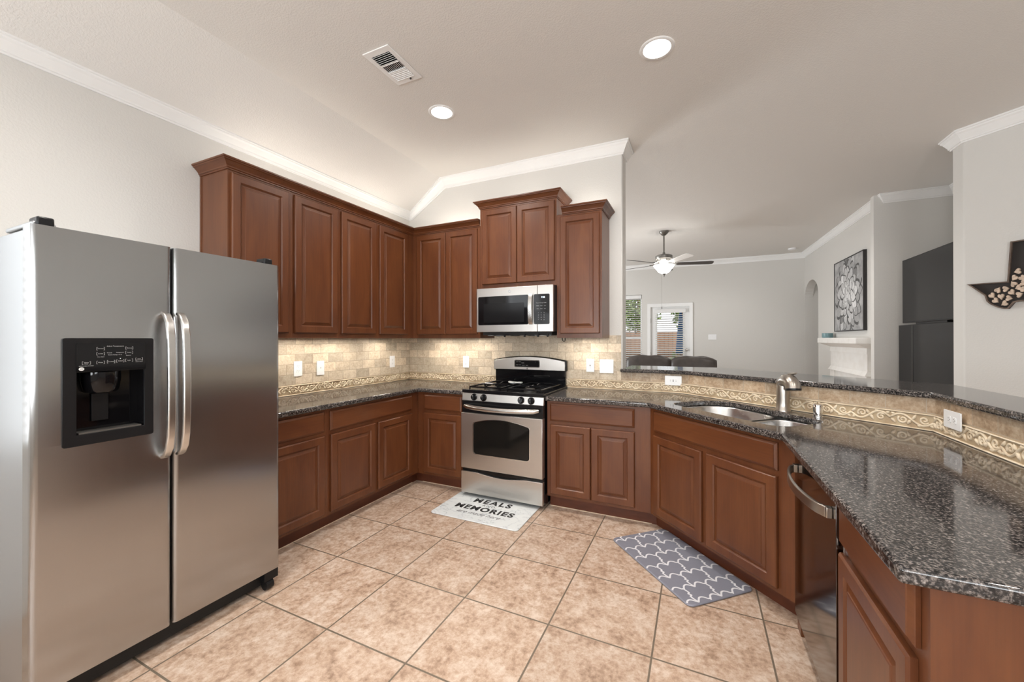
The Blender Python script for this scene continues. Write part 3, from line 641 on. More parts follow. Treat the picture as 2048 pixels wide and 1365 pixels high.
# sink bowls
t = thing('sink', 'undermount stainless double-bowl sink in the granite corner', 'sink', (0, 0, 0))
def bowl(loop, name, depth, taper=0.02):
    cu = sum(p[0] for p in loop) / len(loop); cv = sum(p[1] for p in loop) / len(loop)
    def ins(k, z): return [(*UV(p[0] + (cu - p[0]) * k, p[1] + (cv - p[1]) * k), z) for p in loop]
    mb = MB(); mb.rings([ins(-0.03, 0.8755), ins(0.0, 0.8755), ins(0.02, 0.868), ins(0.06, 0.868 - depth * 0.85), ins(0.10, 0.868 - depth * 0.96), ins(0.18, 0.868 - depth), ins(0.9, 0.866 - depth)], True, False, True)
    return mb.build(name, 'steel_sink', t, smooth=50)
bowl(arc(2.54, 1.685, 0.11, 180, 270) + arc(2.86, 1.655, 0.08, 270, 360) + arc(2.84, 1.90, 0.10, 0, 90) + arc(2.61, 1.85, 0.17, 90, 180), 'large_bowl', 0.20)
bowl(arc(3.06, 1.655, 0.08, 180, 270) + arc(3.15, 1.675, 0.10, 270, 360) + arc(3.15, 1.85, 0.10, 0, 90) + arc(3.06, 1.87, 0.08, 90, 180), 'small_bowl', 0.16)
# faucet: leaning body, short angled spout head, lever
fx, fy = UV(2.918, 2.055)
t = thing('faucet', 'brushed nickel pull-out kitchen faucet behind the sink', 'faucet', (fx, fy, GZ1), R(6))
MB().lathe([(0, 0.0), (0.043, 0.0), (0.043, 0.006), (0.0375, 0.014), (0.0365, 0.05), (0.0355, 0.10), (0.036, 0.150), (0.035, 0.162), (0.0, 0.174)], 32).build('body', 'nickel', t, smooth=40)
mb = MB(); pth = [(-0.004, 0.012, 0.145), (-0.002, 0.000, 0.178), (0.010, -0.030, 0.196), (0.022, -0.064, 0.194), (0.030, -0.084, 0.172), (0.031, -0.088, 0.150)]
mb.tube(pth, [0.030, 0.037, 0.041, 0.042, 0.042, 0.042], 24, up=(1, 0, 0)); mb.build('spout', 'nickel', t, smooth=50)
MB().tube([(0.031, -0.088, 0.151), (0.0312, -0.090, 0.140)], [0.0425, 0.041], 24, up=(1, 0, 0)).build('spray_head', 'black_plastic', t, smooth=40)
mb = MB(); mb.tube([(-0.004, 0.010, 0.190), (0.012, -0.02, 0.220), (0.035, -0.052, 0.240), (0.050, -0.072, 0.246)], [0.022, 0.023, 0.020, 0.010], 14, flat=0.45, up=(-0.3, 0.4, 1)); mb.build('lever', 'nickel', t, smooth=50)
agx, agy = UV(3.130, 2.052)
o = MB().lathe([(0, 0), (0.026, 0), (0.026, 0.005), (0.023, 0.008), (0.023, 0.068), (0.021, 0.073), (0, 0.074)], 28, (agx, agy, GZ1)).build('air_gap', 'chrome', smooth=40)
tag(o, 'small chrome cylinder air gap right of the faucet', 'air gap')
MB().box(agx - 0.024, agx - 0.021, agy - 0.012, agy - 0.004, GZ1 + 0.03, GZ1 + 0.055).build('vent_slot', 'slot_dark', o)

# ------------------------------------------------------------------ outlets and switches
def plate(kind, label, org, X, w, h, name, group='wall plates'):
    t = thing(name, label, 'switch' if 'switch' in name else 'outlet', org, 0, group)
    T = frame((0, 0, 0), X, (0, 0, 1))
    mb = MB(); mb.prism(rrect(-w / 2, w / 2, -h / 2, h / 2, 0.004, 3), 0.0005, 0.006, T=T); mb.build('plate', 'white_plastic', t, bevel=0.0015)
    def bx(x0, x1, y0, y1, z0, z1, mb): return mb.box(x0, x1, y0, y1, z0, z1, T=T)
    horiz = w > h
    if kind == 'outlet':
        for s in (-1, 1):
            mb = MB(); cx_, cy_ = (s * 0.020, 0) if horiz else (0, s * 0.020)
            mb.prism(rrect(cx_ - 0.0145, cx_ + 0.0145, cy_ - 0.0145, cy_ + 0.0145, 0.006, 4), 0.006, 0.0078, T=T)
            for k in (-1, 1):
                if horiz: mb.box(cx_ - 0.006, cx_ + 0.001, k * 0.006 - 0.001, k * 0.006 + 0.001, 0.0077, 0.0081, 1, T)
                else: mb.box(k * 0.006 - 0.001, k * 0.006 + 0.001, cy_ - 0.001, cy_ + 0.006, 0.0077, 0.0081, 1, T)
            mb.box(cx_ + (0.006 if horiz else -0.0018), cx_ + (0.0095 if horiz else 0.0018), cy_ + (-0.0018 if horiz else -0.0095), cy_ + (0.0018 if horiz else -0.006), 0.0077, 0.0081, 1, T)
            mb.build('socket', ['white_plastic', 'slot_dark'], t)
    elif kind == 'gfci':
        mb = MB(); mb.prism(rrect(-0.0165 if not horiz else -0.033, 0.0165 if not horiz else 0.033, -0.033 if not horiz else -0.0165, 0.033 if not horiz else 0.0165, 0.002, 2), 0.006, 0.008, T=T)
        for s in (-1, 1):
            if horiz: mb.box(s * 0.022 - 0.003, s * 0.022 + 0.003, -0.006, -0.004, 0.0079, 0.0083, 1, T).box(s * 0.022 - 0.003, s * 0.022 + 0.003, 0.004, 0.006, 0.0079, 0.0083, 1, T)
            else: mb.box(-0.006, -0.004, s * 0.022 - 0.003, s * 0.022 + 0.003, 0.0079, 0.0083, 1, T).box(0.004, 0.006, s * 0.022 - 0.003, s * 0.022 + 0.003, 0.0079, 0.0083, 1, T)
        mb.build('socket', ['white_plastic', 'slot_dark'], t)
        for k in (-1, 1):
            if horiz: MB().box(-0.004, 0.004, k * 0.005 - 0.003, k * 0.005 + 0.003, 0.0081, 0.009, 0, T).build('test_button', 'slot_dark', t)
            else: MB().box(-0.008, 0.008, k * 0.004 - 0.002, k * 0.004 + 0.002, 0.0081, 0.009, 0, T).build('test_button', 'slot_dark', t)
    elif kind == 'jack':
        mb = MB(); mb.lathe([(0, 0.0085), (0.004, 0.0085), (0.004, 0.006)], 12, T=T); mb.build('jack', 'nickel', t)
    elif kind.startswith('toggle'):
        n = int(kind[-1])
        for i in range(n):
            cx_ = (i - (n - 1) / 2) * 0.046
            MB().box(cx_ - 0.006, cx_ + 0.006, -0.013, 0.013, 0.006, 0.0072, T=T).build('toggle_seat', 'white_plastic', t)
            MB().box(cx_ - 0.0035, cx_ + 0.0035, -0.010, 0.001, 0.0065, 0.016, T=T).build('toggle', 'white_plastic', t, bevel=0.001)
    return t
XL, XB = (0, 1, 0), (1, 0, 0)
plate('outlet', 'white outlet plate on the left wall, nearest the refrigerator', (0.011, -1.410, 1.129), XL, 0.075, 0.125, 'wall_outlet')
plate('jack', 'white plate with a single small jack, between two plates on the left wall', (0.011, -1.196, 1.121), XL, 0.075, 0.125, 'wall_jack')
plate('outlet', 'white outlet plate on the left wall closest to the corner', (0.011, -0.300, 1.130), XL, 0.075, 0.125, 'wall_outlet')
plate('outlet', 'white outlet plate left of the stove on the back wall', (0.772, -0.011, 1.130), XB, 0.075, 0.125, 'wall_outlet')
plate('gfci', 'white outlet plate with test buttons, just right of the stove', (2.118, -0.011, 1.127), XB, 0.075, 0.122, 'wall_outlet')
plate('toggle2', 'white double toggle switch plate beside the end of the tiled wall', (2.268, -0.011, 1.123), XB, 0.125, 0.125, 'wall_switch')
plate('gfci', 'white horizontal outlet plate on the half wall left of the sink', (2.833, -0.020, 1.018), XB, 0.132, 0.080, 'wall_outlet')
plate('outlet', 'white horizontal outlet plate on the half wall right of the sink, near the frame edge', (4.0705, -1.170, 1.003), (0, -1, 0), 0.132, 0.080, 'wall_outlet')
plate('toggle3', 'white triple toggle switch plate on the grey living room wall beside the glass door', (3.318, YF - 0.0005, 1.412), XB, 0.165, 0.118, 'wall_switch')

# ------------------------------------------------------------------ refrigerator
F0, F1, FM = -3.080, -2.172, -2.667
t = thing('refrigerator', 'large stainless side-by-side refrigerator with ice dispenser at the left', 'refrigerator', (0, 0, 0))
MB().box(0.03, 0.822, F0 + 0.006, F1 - 0.006, 0.03, 1.770).build('case', 'steel_side', t, bevel=0.004)
def doorprof(y0, y1, r=0.020):
    x0, x1 = 0.838, 0.905; p = [(x0, y0), (x0 + 0.01, y0)]
    for i in range(7): a = R(90 * i / 6); p.append((x1 - r + r * math.sin(a), y0 + r - r * math.cos(a)))
    for i in range(7): a = R(90 * i / 6); p.append((x1 - r + r * math.cos(a), y1 - r + r * math.sin(a)))
    p += [(x0, y1)]; return p
cy0, cy1, cz0, cz1 = -2.995, -2.748, 0.985, 1.366
mb = MB(); pf = doorprof(F0, FM - 0.003)
def clipprof(ya, yb):
    out = []
    for x, y in pf: out.append((x, min(max(y, ya), yb)))
    ded = []
    for p in out:
        if not ded or (abs(p[0] - ded[-1][0]) + abs(p[1] - ded[-1][1])) > 1e-7: ded.append(p)
    return ded
mb.prism(pf, 0.108, cz0); mb.prism(pf, cz1, 1.782)
L1 = [p for p in pf if p[1] < cy0]; L1 = L1 + [(0.905, cy0), (0.838, cy0)]
R1_ = [p for p in pf if p[1] > cy1]; R1_ = [(0.838, cy1), (0.905, cy1)] + R1_
mb.prism(L1, cz0, cz1); mb.prism(R1_, cz0, cz1)
dl = mb.build('freezer_door', 'steel_fridge', t, smooth=40)
dr_ = MB().prism(doorprof(FM + 0.003, F1), 0.108, 1.782).build('fridge_door', 'steel_fridge', t, smooth=40)
def fhandle(y, par):
    z0, z1 = 0.857, 1.490; pts = [(0.900, z1), (0.925, z1 - 0.012), (0.948, z1 - 0.045), (0.960, z1 - 0.10), (0.964, z1 - 0.2), (0.966, (z0 + z1) / 2), (0.964, z0 + 0.2), (0.960, z0 + 0.10), (0.948, z0 + 0.045), (0.925, z0 + 0.012), (0.900, z0)]
    rs = []
    for i, (x, z) in enumerate(pts):
        a = pts[max(0, i - 1)]; b_ = pts[min(len(pts) - 1, i + 1)]; d = Vector((b_[0] - a[0], b_[1] - a[1])).normalized(); nx, nz = -d[1], d[0]
        th = 0.0065; w = 0.0165
        rs.append([(x + nx * q, y + p, z + nz * q) for p, q in ((-w, -th), (-w * .8, th), (w * .8, th), (w, -th))])
    return MB().rings(rs).build('handle', 'steel_handle', par, bevel=0.004, seg=3)
fhandle(FM - 0.030, dl); fhandle(FM + 0.026, dr_)
MB().box(0.823, 0.8375, F0 + 0.012, FM - 0.008, 0.11, 1.776).box(0.823, 0.8375, FM + 0.008, F1 - 0.012, 0.11, 1.776).build('gasket', 'black_matt', t)
MB().box(0.30, 0.845, F0 + 0.03, F1 - 0.03, 0.022, 0.100).build('kick_grille', 'black_matt', t)
for y in (F1 - 0.05, F0 + 0.05): MB().box(0.85, 0.895, y - 0.03, y + 0.045 if y > -2.5 else y + 0.03, 0.055, 0.102).lathe([(0.0, -0.02), (0.026, -0.02), (0.026, 0.02), (0, 0.02)], 16, (0.875, y, 0.029), axis=1).build('roller_foot', 'black_plastic', t)
for y in (F0 + 0.045, F1 - 0.045):
    hb = MB().prism([(0.60, y - 0.03), (0.86, y - 0.03), (0.86, y + 0.03), (0.60, y + 0.03)], 1.7835, 1.800).build('hinge_cover', 'steel_side' if y < -2.5 else 'black_plastic', t, bevel=0.005)
    MB().box(0.80, 0.875, y - 0.022, y + 0.022, 1.7835, 1.818).build('hinge_cap', 'black_plastic', t, bevel=0.006)
# dispenser
fr = [(y_, z_) for y_, z_ in rrect(-3.005, -2.738, 0.971, 1.378, 0.008, 3)]
inn = [(-2.968, 1.012), (-2.768, 1.012), (-2.768, 1.248), (-2.968, 1.248)]
mb = MB(); mb.prism(fr, 0.900, 0.912, axis=0, holes=[inn]); dp = mb.build('dispenser', 'black_plastic', t, bevel=0.003)
mb = MB(); mb.box(0.842, 0.846, -2.974, -2.762, 1.006, 1.254)
mb.box(0.846, 0.8995, -2.974, -2.969, 1.006, 1.254); mb.box(0.846, 0.8995, -2.767, -2.762, 1.006, 1.254); mb.box(0.846, 0.8995, -2.974, -2.762, 1.249, 1.254); mb.box(0.846, 0.8995, -2.974, -2.762, 1.006, 1.0115)
mb.build('cavity', 'black_gloss', dp)
MB().prism([(-2.970, 1.250), (-2.766, 1.250), (-2.766, 1.357), (-2.970, 1.357)], 0.9125, 0.9145, axis=0).build('control_panel', 'black_gloss', dp)
MB().lathe([(0.0, 0.0), (0.045, 0.0), (0.052, 0.010), (0.058, 0.05), (0.058, 0.08)], 24, (0.862, -2.885, 1.165)).build('chute', 'black_gloss', dp, smooth=40)
MB().box(0.850, 0.856, -2.91, -2.86, 1.05, 1.16).build('paddle', 'black_plastic', dp, bevel=0.002)
MB().box(0.848, 0.905, -2.960, -2.776, 1.0125, 1.018).build('drip_tray', 'pewter', dp)
mb = MB(); Tp = lambda y, z: frame((0.9147, y, z), (0, 1, 0), (0, 0, 1))
def py(px): return -2.970 + (px - 395) / (1745 - 395) * 0.204
def pz(py_, px=1000): return 1.357 - (py_ - 300) / (840 - 300) * 0.105
for s, px, pyy, sz in [('Adjust Temperature', 1120, 357, 0.0062), ('Warmer', 835, 405, 0.0052), ('Warmer', 1398, 399, 0.0052), ('Colder', 835, 505, 0.0052), ('Colder', 1395, 492, 0.0052), ('Freezer', 1005, 491, 0.0048), ('Refrigerator', 1213, 487, 0.0048),
                       ('Factory Settings  37 / 0', 1110, 533, 0.0044), ('Door Alarm', 838, 569, 0.0040), ('Quick Ice', 1380, 553, 0.0040), ('Water', 835, 680, 0.0052), ('Crushed', 1033, 672, 0.0052), ('Cubed', 1215, 663, 0.0052), ('Light', 1395, 657, 0.0052),
                       ('Water\nFilter', 575, 685, 0.0052), ('Lock\nControls', 1605, 645, 0.0052), ('HOLD 3 SECS TO RESET', 575, 740, 0.0038), ('HOLD 3 SECS', 1605, 696, 0.0038)]:
    text(mb, s, Tp(py(px), pz(pyy)), sz, depth=0.0001)
for px, pyy in [(835, 405), (835, 505), (1398, 399), (1395, 492), (835, 680), (1033, 672), (1215, 663), (1395, 657), (575, 680), (1605, 640)]:
    for s in (-1, 1):
        y = py(px) + s * 0.0112; z = pz(pyy); mb.box(0.9146, 0.9148, y - 0.0004, y + 0.0004, z - 0.0055, z + 0.0055); mb.box(0.9146, 0.9148, y, y - s * 0.003, z - 0.0059, z - 0.0051); mb.box(0.9146, 0.9148, y, y - s * 0.003, z + 0.0051, z + 0.0059)
mb.build('panel_lettering', 'grey_mark', dp, weld=False)
mb = MB(); mb.prism([(py(487) + 0.0075 * math.cos(q / 20 * 6.2832), pz(795) + 0.0062 * math.sin(q / 20 * 6.2832)) for q in range(20)], 0.9146, 0.9150, axis=0); mb.build('badge', 'white_plastic', dp)
mb = MB(); text(mb, 'GE', frame((0.9151, py(487), pz(795)), (0, 1, 0), (0, 0, 1)), 0.0075, depth=0.0001, shear=0.3); mb.build('badge_letters', 'slot_dark', dp)
MB().box(0.9146, 0.915, py(1215) - 0.001, py(1215) + 0.001, pz(613) - 0.001, pz(613) + 0.001).build('indicator_light', 'led', dp)

# ------------------------------------------------------------------ range
X0, X1 = 1.1425, 1.9045; RM = (X0 + X1) / 2
t = thing('gas_range', 'freestanding stainless gas range with black cooktop between the base cabinets', 'stove', (0, 0, 0))
MB().box(X0 + 0.001, X1 - 0.001, -0.640, -0.03, 0.03, 0.900).build('case', 'black_enamel', t)
for x in (X0 + .06, X1 - .06):
    for y in (-.58, -.1): MB().lathe([(0.02, 0.0), (0.02, 0.0295)], 12, (x, y, 0), cap=True).build('foot', 'black_matt', t)
MB().prism([(-0.674, 0.9045), (-0.03, 0.9045), (-0.03, 0.928), (-0.640, 0.928), (-0.655, 0.934), (-0.674, 0.934)], X0, X1, axis=0).build('cooktop', 'black_enamel', t, bevel=0.004)
ctl = MB().prism([(-0.6405, 0.838), (-0.672, 0.838), (-0.664, 0.903), (-0.6405, 0.903)], X0, X1, axis=0).build('control_panel', 'steel_range', t, bevel=0.002)
for i, x in enumerate((1.264, 1.358, 1.708, 1.798)):
    Tk = Matrix.Translation((x, -0.668, 0.870)) @ Matrix.Rotation(R(-7), 4, 'X')
    k = MB().lathe([(0.030, 0.0), (0.030, -0.006), (0.024, -0.010), (0.022, -0.024), (0.019, -0.028), (0, -0.028)], 28, axis=1, T=Tk).box(-0.004, 0.004, -0.034, -0.020, -0.022, 0.022, T=Tk).build('knob', 'black_gloss', t, smooth=40)
    MB().box(-0.0008, 0.0008, -0.0345, -0.034, 0.004, 0.020, T=Tk).build('pointer', 'grey_mark', k)
# door
MB().box(X0 + 0.002, X1 - 0.002, -0.675, -0.6405, 0.7345, 0.8365).build('vent_trim', 'black_enamel', t, bevel=0.003)
pan = [(X0 + 0.002, 0.255), (X1 - 0.002, 0.255), (X1 - 0.002, 0.7335), (X0 + 0.002, 0.7335)]
wx0, wx1, wz0, wz1, wm = 1.268, 1.790, 0.385, 0.655, 0.692
win = arc(wx0 + .025, wz0 + .025, .025, 180, 270) + arc(wx1 - .025, wz0 + .025, .025, 270, 360) + arc(wx1 - .022, wz1 - .018, .022, 0, 60, 4)
for i in range(1, 12):
    f = i / 12; x = wx1 - 0.012 + (wx0 + 0.012 - wx1 + 0.012) * f; win.append((x, wz1 + (wm - wz1) * (1 - (2 * f - 1) ** 2)))
win += arc(wx0 + .022, wz1 - .018, .022, 120, 180, 4)
od = MB().prism(pan, -0.692, -0.6405, axis=1, holes=[win]).build('oven_door', 'steel_range', t, bevel=0.003)
cxw, czw = (wx0 + wx1) / 2, (wz0 + wm) / 2
MB().prism([(cxw + (x - cxw) * 0.998, czw + (z - czw) * 0.998) for x, z in win], -0.688, -0.6406, axis=1).build('oven_window', 'oven_glass', od)
fr2 = [(cxw + (x - cxw) * 1.018, czw + (z - czw) * 1.03) for x, z in win]
MB().prism(fr2, -0.6945, -0.6915, axis=1, holes=[win]).build('window_rim', 'chrome', od)
pts = []; 
for i in range(19):
    f = i / 18; x = X0 + 0.035 + f * (X1 - X0 - 0.07); pts.append((x, -0.690 - 0.050 * min(1, (math.sin(math.pi * f)) ** 0.45), 0.795 - 0.012 * math.sin(math.pi * f)))
MB().tube(pts, [0.012] + [0.0175] * 17 + [0.012], 16, flat=1.15, up=(0, 0, 1)).build('handle', 'steel_handle', od, smooth=60)
# drawer with scooped top edge
dtop = [(X1 - 0.002, 0.226)]
for i in range(0, 17):
    f = i / 16; x = 1.74 + (1.30 - 1.74) * f; dtop.append((x, 0.226 - 0.020 * math.sin(math.pi * f) ** 1.0))
dtop += [(X0 + 0.002, 0.226)]
MB().prism([(X0 + 0.002, 0.042), (X1 - 0.002, 0.042)] + dtop, -0.690, -0.650, axis=1).build('drawer', 'steel_range', t, bevel=0.002)
MB().box(X0 + 0.004, X1 - 0.004, -0.668, -0.6405, 0.045, 0.2535).build('drawer_recess', 'black_gloss', t)
# back guard
pg = lambda z1, zm: [(X0 - 0.004, 1.066), (X1 + 0.004, 1.066), (X1 + 0.004, z1)] + [(X1 + 0.004 + (X0 - X1 - 0.008) * i / 14, z1 + (zm - z1) * (1 - (2 * i / 14 - 1) ** 2)) for i in range(1, 14)] + [(X0 - 0.004, z1)]
MB().prism(pg(1.168, 1.207), -0.075, -0.028, axis=1).build('guard_hood', 'black_enamel', t, bevel=0.010, seg=3)
MB().box(X0 + 0.012, X1 - 0.012, -0.058, -0.028, 0.9285, 1.067).build('back_guard', 'black_gloss', t)
g2 = [(X0 + 0.006, 1.072), (X1 - 0.006, 1.072), (X1 - 0.010, 1.160)] + [(X1 - 0.010 + (X0 - X1 + 0.020) * i / 14, 1.160 + 0.041 * (1 - (2 * i / 14 - 1) ** 2)) for i in range(1, 14)] + [(X0 + 0.010, 1.160)]
Tg = Matrix.Translation((0, -0.0, 0))
MB().prism(g2, -0.088, -0.0755, axis=1).build('guard_panel', 'steel_range', t, bevel=0.003)
dpn = MB().prism(rrect(1.385, 1.640, 1.103, 1.162, 0.010, 4), -0.0915, -0.0885, axis=1).build('display', 'black_gloss', t)
MB().prism(rrect(1.377, 1.648, 1.096, 1.169, 0.014, 4), -0.0905, -0.0882, axis=1, holes=[rrect(1.3855, 1.6395, 1.1035, 1.1615, 0.010, 4)]).build('display_rim', 'chrome', t)
mb = MB()
Tq = lambda x, z: frame((x, -0.0917, z), (1, 0, 0), (0, 0, 1))
for s, x, z in [('BAKE', 1.41, 1.148), ('BROIL', 1.44, 1.148), ('CLEAN', 1.47, 1.138), ('START', 1.41, 1.118), ('OFF', 1.44, 1.118), ('CLOCK', 1.475, 1.116), ('TIMER', 1.51, 1.116), ('+', 1.60, 1.148), ('-', 1.62, 1.118)]: text(mb, s, Tq(x, z), 0.009, depth=0.0001)
mb.build('display_marks', 'grey_mark', dpn, weld=False)
MB().lathe([(0, -0.0895), (0.008, -0.0895), (0.008, -0.088)], 16, (1.515, 0, 1.085), axis=1).build('badge', 'pewter', t)
# burners and grates
for gx0, gx1, nm in ((X0 + 0.045, RM - 0.035, 'l'), (RM + 0.035, X1 - 0.045, 'r')):
    for gy0, gy1 in ((-0.615, -0.345), (-0.335, -0.085)):
        cx_, cy_ = (gx0 + gx1) / 2, (gy0 + gy1) / 2
        mb = MB(); z = 0.951
        for (a, b_) in (((gx0, gy0), (gx1, gy0)), ((gx1, gy0), (gx1, gy1)), ((gx1, gy1), (gx0, gy1)), ((gx0, gy1), (gx0, gy0))):
            mb.tube([(a[0], a[1], z), (b_[0], b_[1], z)], 0.0072, 6)
        for (x, y) in ((gx0, gy0), (gx1, gy0), (gx1, gy1), (gx0, gy1)): mb.tube([(x, y, 0.9285), (x, y, z + 0.004)], 0.0065, 6)
        for ang in (0, 90, 180, 270):
            ca, sa = math.cos(R(ang)), math.sin(R(ang)); rx_ = (gx1 - gx0) / 2 if ang % 180 == 0 else (gy1 - gy0) / 2
            mb.tube([(cx_ + ca * rx_, cy_ + sa * rx_, z), (cx_ + ca * rx_ * 0.6, cy_ + sa * rx_ * 0.6, z + 0.012), (cx_ + ca * 0.03, cy_ + sa * 0.03, z + 0.010)], 0.0068, 6)
        mb.build('grate', 'black_enamel', t, smooth=50)
        MB().lathe([(0.055, 0.9285), (0.055, 0.933), (0.042, 0.936), (0.040, 0.944), (0.0, 0.945)], 24, (cx_, cy_, 0)).build('burner', 'pewter' if gy0 < -0.5 else 'black_enamel', t, smooth=40)
# white spoon rest on the middle of the cooktop
mb = MB(); sp = []
for f, w, zz in ((0.0, 0.004, .956), (0.05, 0.030, .953), (0.2, 0.048, .950), (0.42, 0.050, .950), (0.58, 0.026, .953), (0.66, 0.020, .955), (0.8, 0.024, .956), (0.95, 0.022, .957), (1.0, 0.006, .958)):
    sp.append((f, w, zz))
rs = []
for f, w, zz in sp:
    c = Vector((RM - 0.075 + 0.155 * f, -0.36 - 0.05 * f, zz + 0.024)); rs.append([c + Vector((0, -w, 0.008)), c + Vector((0, -w * .5, 0.001)), c + Vector((0, w * .5, 0.001)), c + Vector((0, w, 0.008)), c + Vector((0, w * .5, -0.004)), c + Vector((0, -w * .5, -0.004))])
o = MB().rings(rs).build('spoon_rest', 'ceramic', smooth=True); tag(o, 'white ceramic spoon rest lying on the stove grates', 'spoon rest')

# ------------------------------------------------------------------ microwave
m0, m1, mf, mz0, mz1 = 1.131, 1.8925, -0.400, 1.437, 1.845
t = thing('microwave', 'stainless over-the-range microwave with black glass door', 'microwave', (0, 0, 0))
MB().box(m0 + 0.003, m1 - 0.001, mf + 0.030, -0.012, mz0 + 0.004, mz1 - 0.001).build('case', 'black_plastic', t)
xs = 1.745
dd = MB().prism([(m0, mz0), (xs - 0.001, mz0), (xs - 0.001, mz1), (m0, mz1)], mf, mf + 0.0295, axis=1).build('door', 'steel_range', t, bevel=0.003)
MB().prism(rrect(m0 + 0.018, 1.660, 1.502, 1.767, 0.012, 4), mf - 0.0015, mf - 0.0002, axis=1).build('door_glass', 'black_gloss', dd)
MB().prism(rrect(m0 + 0.075, 1.620, 1.525, 1.70, 0.010, 4), mf - 0.0019, mf - 0.0016, axis=1).build('viewing_screen', 'screen', dd)
cp = MB().prism([(xs + 0.001, mz0), (m1, mz0), (m1, mz1), (xs + 0.001, mz1)], mf, mf + 0.0295, axis=1).build('control_side', 'steel_range', t, bevel=0.003)
kp = MB().prism(rrect(1.713, 1.860, 1.502, 1.767, 0.012, 4), mf - 0.0020, mf - 0.0003, axis=1).build('keypad', 'black_gloss', t)
mb = MB(); Tm = lambda x, z: frame((x, mf - 0.0024, z), (1, 0, 0), (0, 0, 1))
for r_ in range(4):
    for c_ in range(3): text(mb, str((r_ * 3 + c_ + 1) if r_ < 3 else ('*', 0, '#')[c_]), Tm(1.757 + c_ * 0.026, 1.602 - r_ * 0.020), 0.013, depth=0.0001)
for i, s in enumerate(('Popcorn', 'Beverage', 'Reheat', 'Defrost', 'Potato', 'Cook', 'Timer', 'Power', 'Start')): text(mb, s, Tm(1.75 + (i % 3) * 0.034, 1.69 - (i // 3) * 0.026), 0.0085, depth=0.0001)
mb.build('key_marks', 'grey_mark', kp, weld=False)
mb = MB(); text(mb, '7:38', Tm(1.800, 1.737), 0.020, depth=0.0001, off=0.0003); mb.build('clock_digits', 'digit', kp)
rs = []
for i in range(11):
    f = i / 10; z = 1.500 + f * 0.272; yb = mf - 0.010 - 0.026 * math.sin(math.pi * f) ** 0.5
    rs.append([(1.668, yb - 0.004, z), (1.668, yb + 0.006, z), (1.705, yb + 0.006, z), (1.705, yb - 0.004, z)])
MB().rings(rs).box(1.672, 1.700, mf - 0.012, mf - 0.0005, 1.500, 1.516).box(1.672, 1.700, mf - 0.012, mf - 0.0005, 1.756, 1.772).build('handle', 'steel_handle', t, bevel=0.003)
MB().lathe([(0, -0.001), (0.0145, -0.001), (0.0145, 0)], 24, (1.475, mf, 1.806), axis=1).build('badge', 'grey_mark', dd)
mb = MB(); text(mb, 'GE', frame((1.475, mf - 0.0012, 1.806), (1, 0, 0), (0, 0, 1)), 0.015, depth=0.0001, shear=0.3); mb.build('badge_letters', 'white_plastic', dd)
MB().box(m0 + 0.04, m1 - 0.03, mf + 0.05, -0.02, mz0 - 0.028, mz0 + 0.003).build('underside_vent', 'black_matt', t)
mb = MB(); mb.box(m0 + 0.09, m0 + 0.24, mf + 0.06, mf + 0.20, mz0 - 0.033, mz0 - 0.0285); mb.box(m1 - 0.20, m1 - 0.04, mf + 0.06, mf + 0.20, mz0 - 0.033, mz0 - 0.0285); mb.build('grease_filter', 'steel_side', t)
mb = MB(); pts = [(m0 + 0.13 + i * 0.03, mf + 0.035 + 0.01 * math.sin(i * 1.7), mz0 - 0.022 - 0.014 * abs(math.sin(i * 0.55))) for i in range(21)]
mb.tube(pts, 0.003, 6)
o = mb.build('light_cord', 'black_plastic', smooth=True); tag(o, 'thin black cord looped under the microwave', 'cord')
mb = MB()
for x in (m0 + 0.27, m0 + 0.47, m0 + 0.60, m0 + 0.69): mb.box(x, x + 0.013, mf + 0.03, mf + 0.045, mz0 - 0.045, mz0 - 0.020)
mb.build('cord_clip', 'black_plastic', o)
mb = MB(); mb.tube([(1.925, -0.25, 1.382), (1.925, -0.25, 1.366), (1.935, -0.25, 1.352), (1.948, -0.25, 1.352), (1.952, -0.25, 1.366), (1.950, -0.25, 1.3815)], 0.004, 8)
o = mb.build('cable_hook', 'black_plastic', smooth=True); tag(o, 'small black hook under the cabinet right of the microwave', 'hook')

# ------------------------------------------------------------------ floor mats
mc = Vector((1.4765, -0.838)); 
t = thing('kitchen_mat', 'white marble-look kitchen mat lettered MEALS AND MEMORIES before the stove', 'mat', (mc.x, mc.y, 0), R(0.0))
MB().prism(rrect(-0.380, 0.380, -0.236, 0.236, 0.030, 5), 0.0005, 0.009).build('base', 'marble_mat', t, bevel=0.004)
mb = MB(); TT = lambda x, y: Matrix.Translation((x, y, 0.0093))
text(mb, 'MEALS', TT(0.0, 0.105), 0.098, off=0.0042, depth=0.0001, spacing=1.30); text(mb, 'MEMORIES', TT(-0.004, -0.035), 0.098, off=0.0042, depth=0.0001, spacing=1.18)
mb.build('bold_lettering', 'mat_ink', t, weld=False)
mb = MB(); text(mb, 'AND', TT(0.0, 0.038), 0.044, depth=0.0001, spacing=1.4); text(mb, 'are made here', TT(-0.01, -0.118), 0.064, depth=0.0001, shear=0.45)
mb.tube([(-0.20, -0.130, 0.0093), (-0.17, -0.110, 0.0093), (-0.15, -0.128, 0.0093)], 0.0008, 4); mb.tube([(0.17, -0.128, 0.0093), (0.19, -0.118, 0.0093), (0.23, -0.122, 0.0093)], 0.0008, 4)
mb.build('script_lettering', 'mat_ink_grey', t, weld=False)
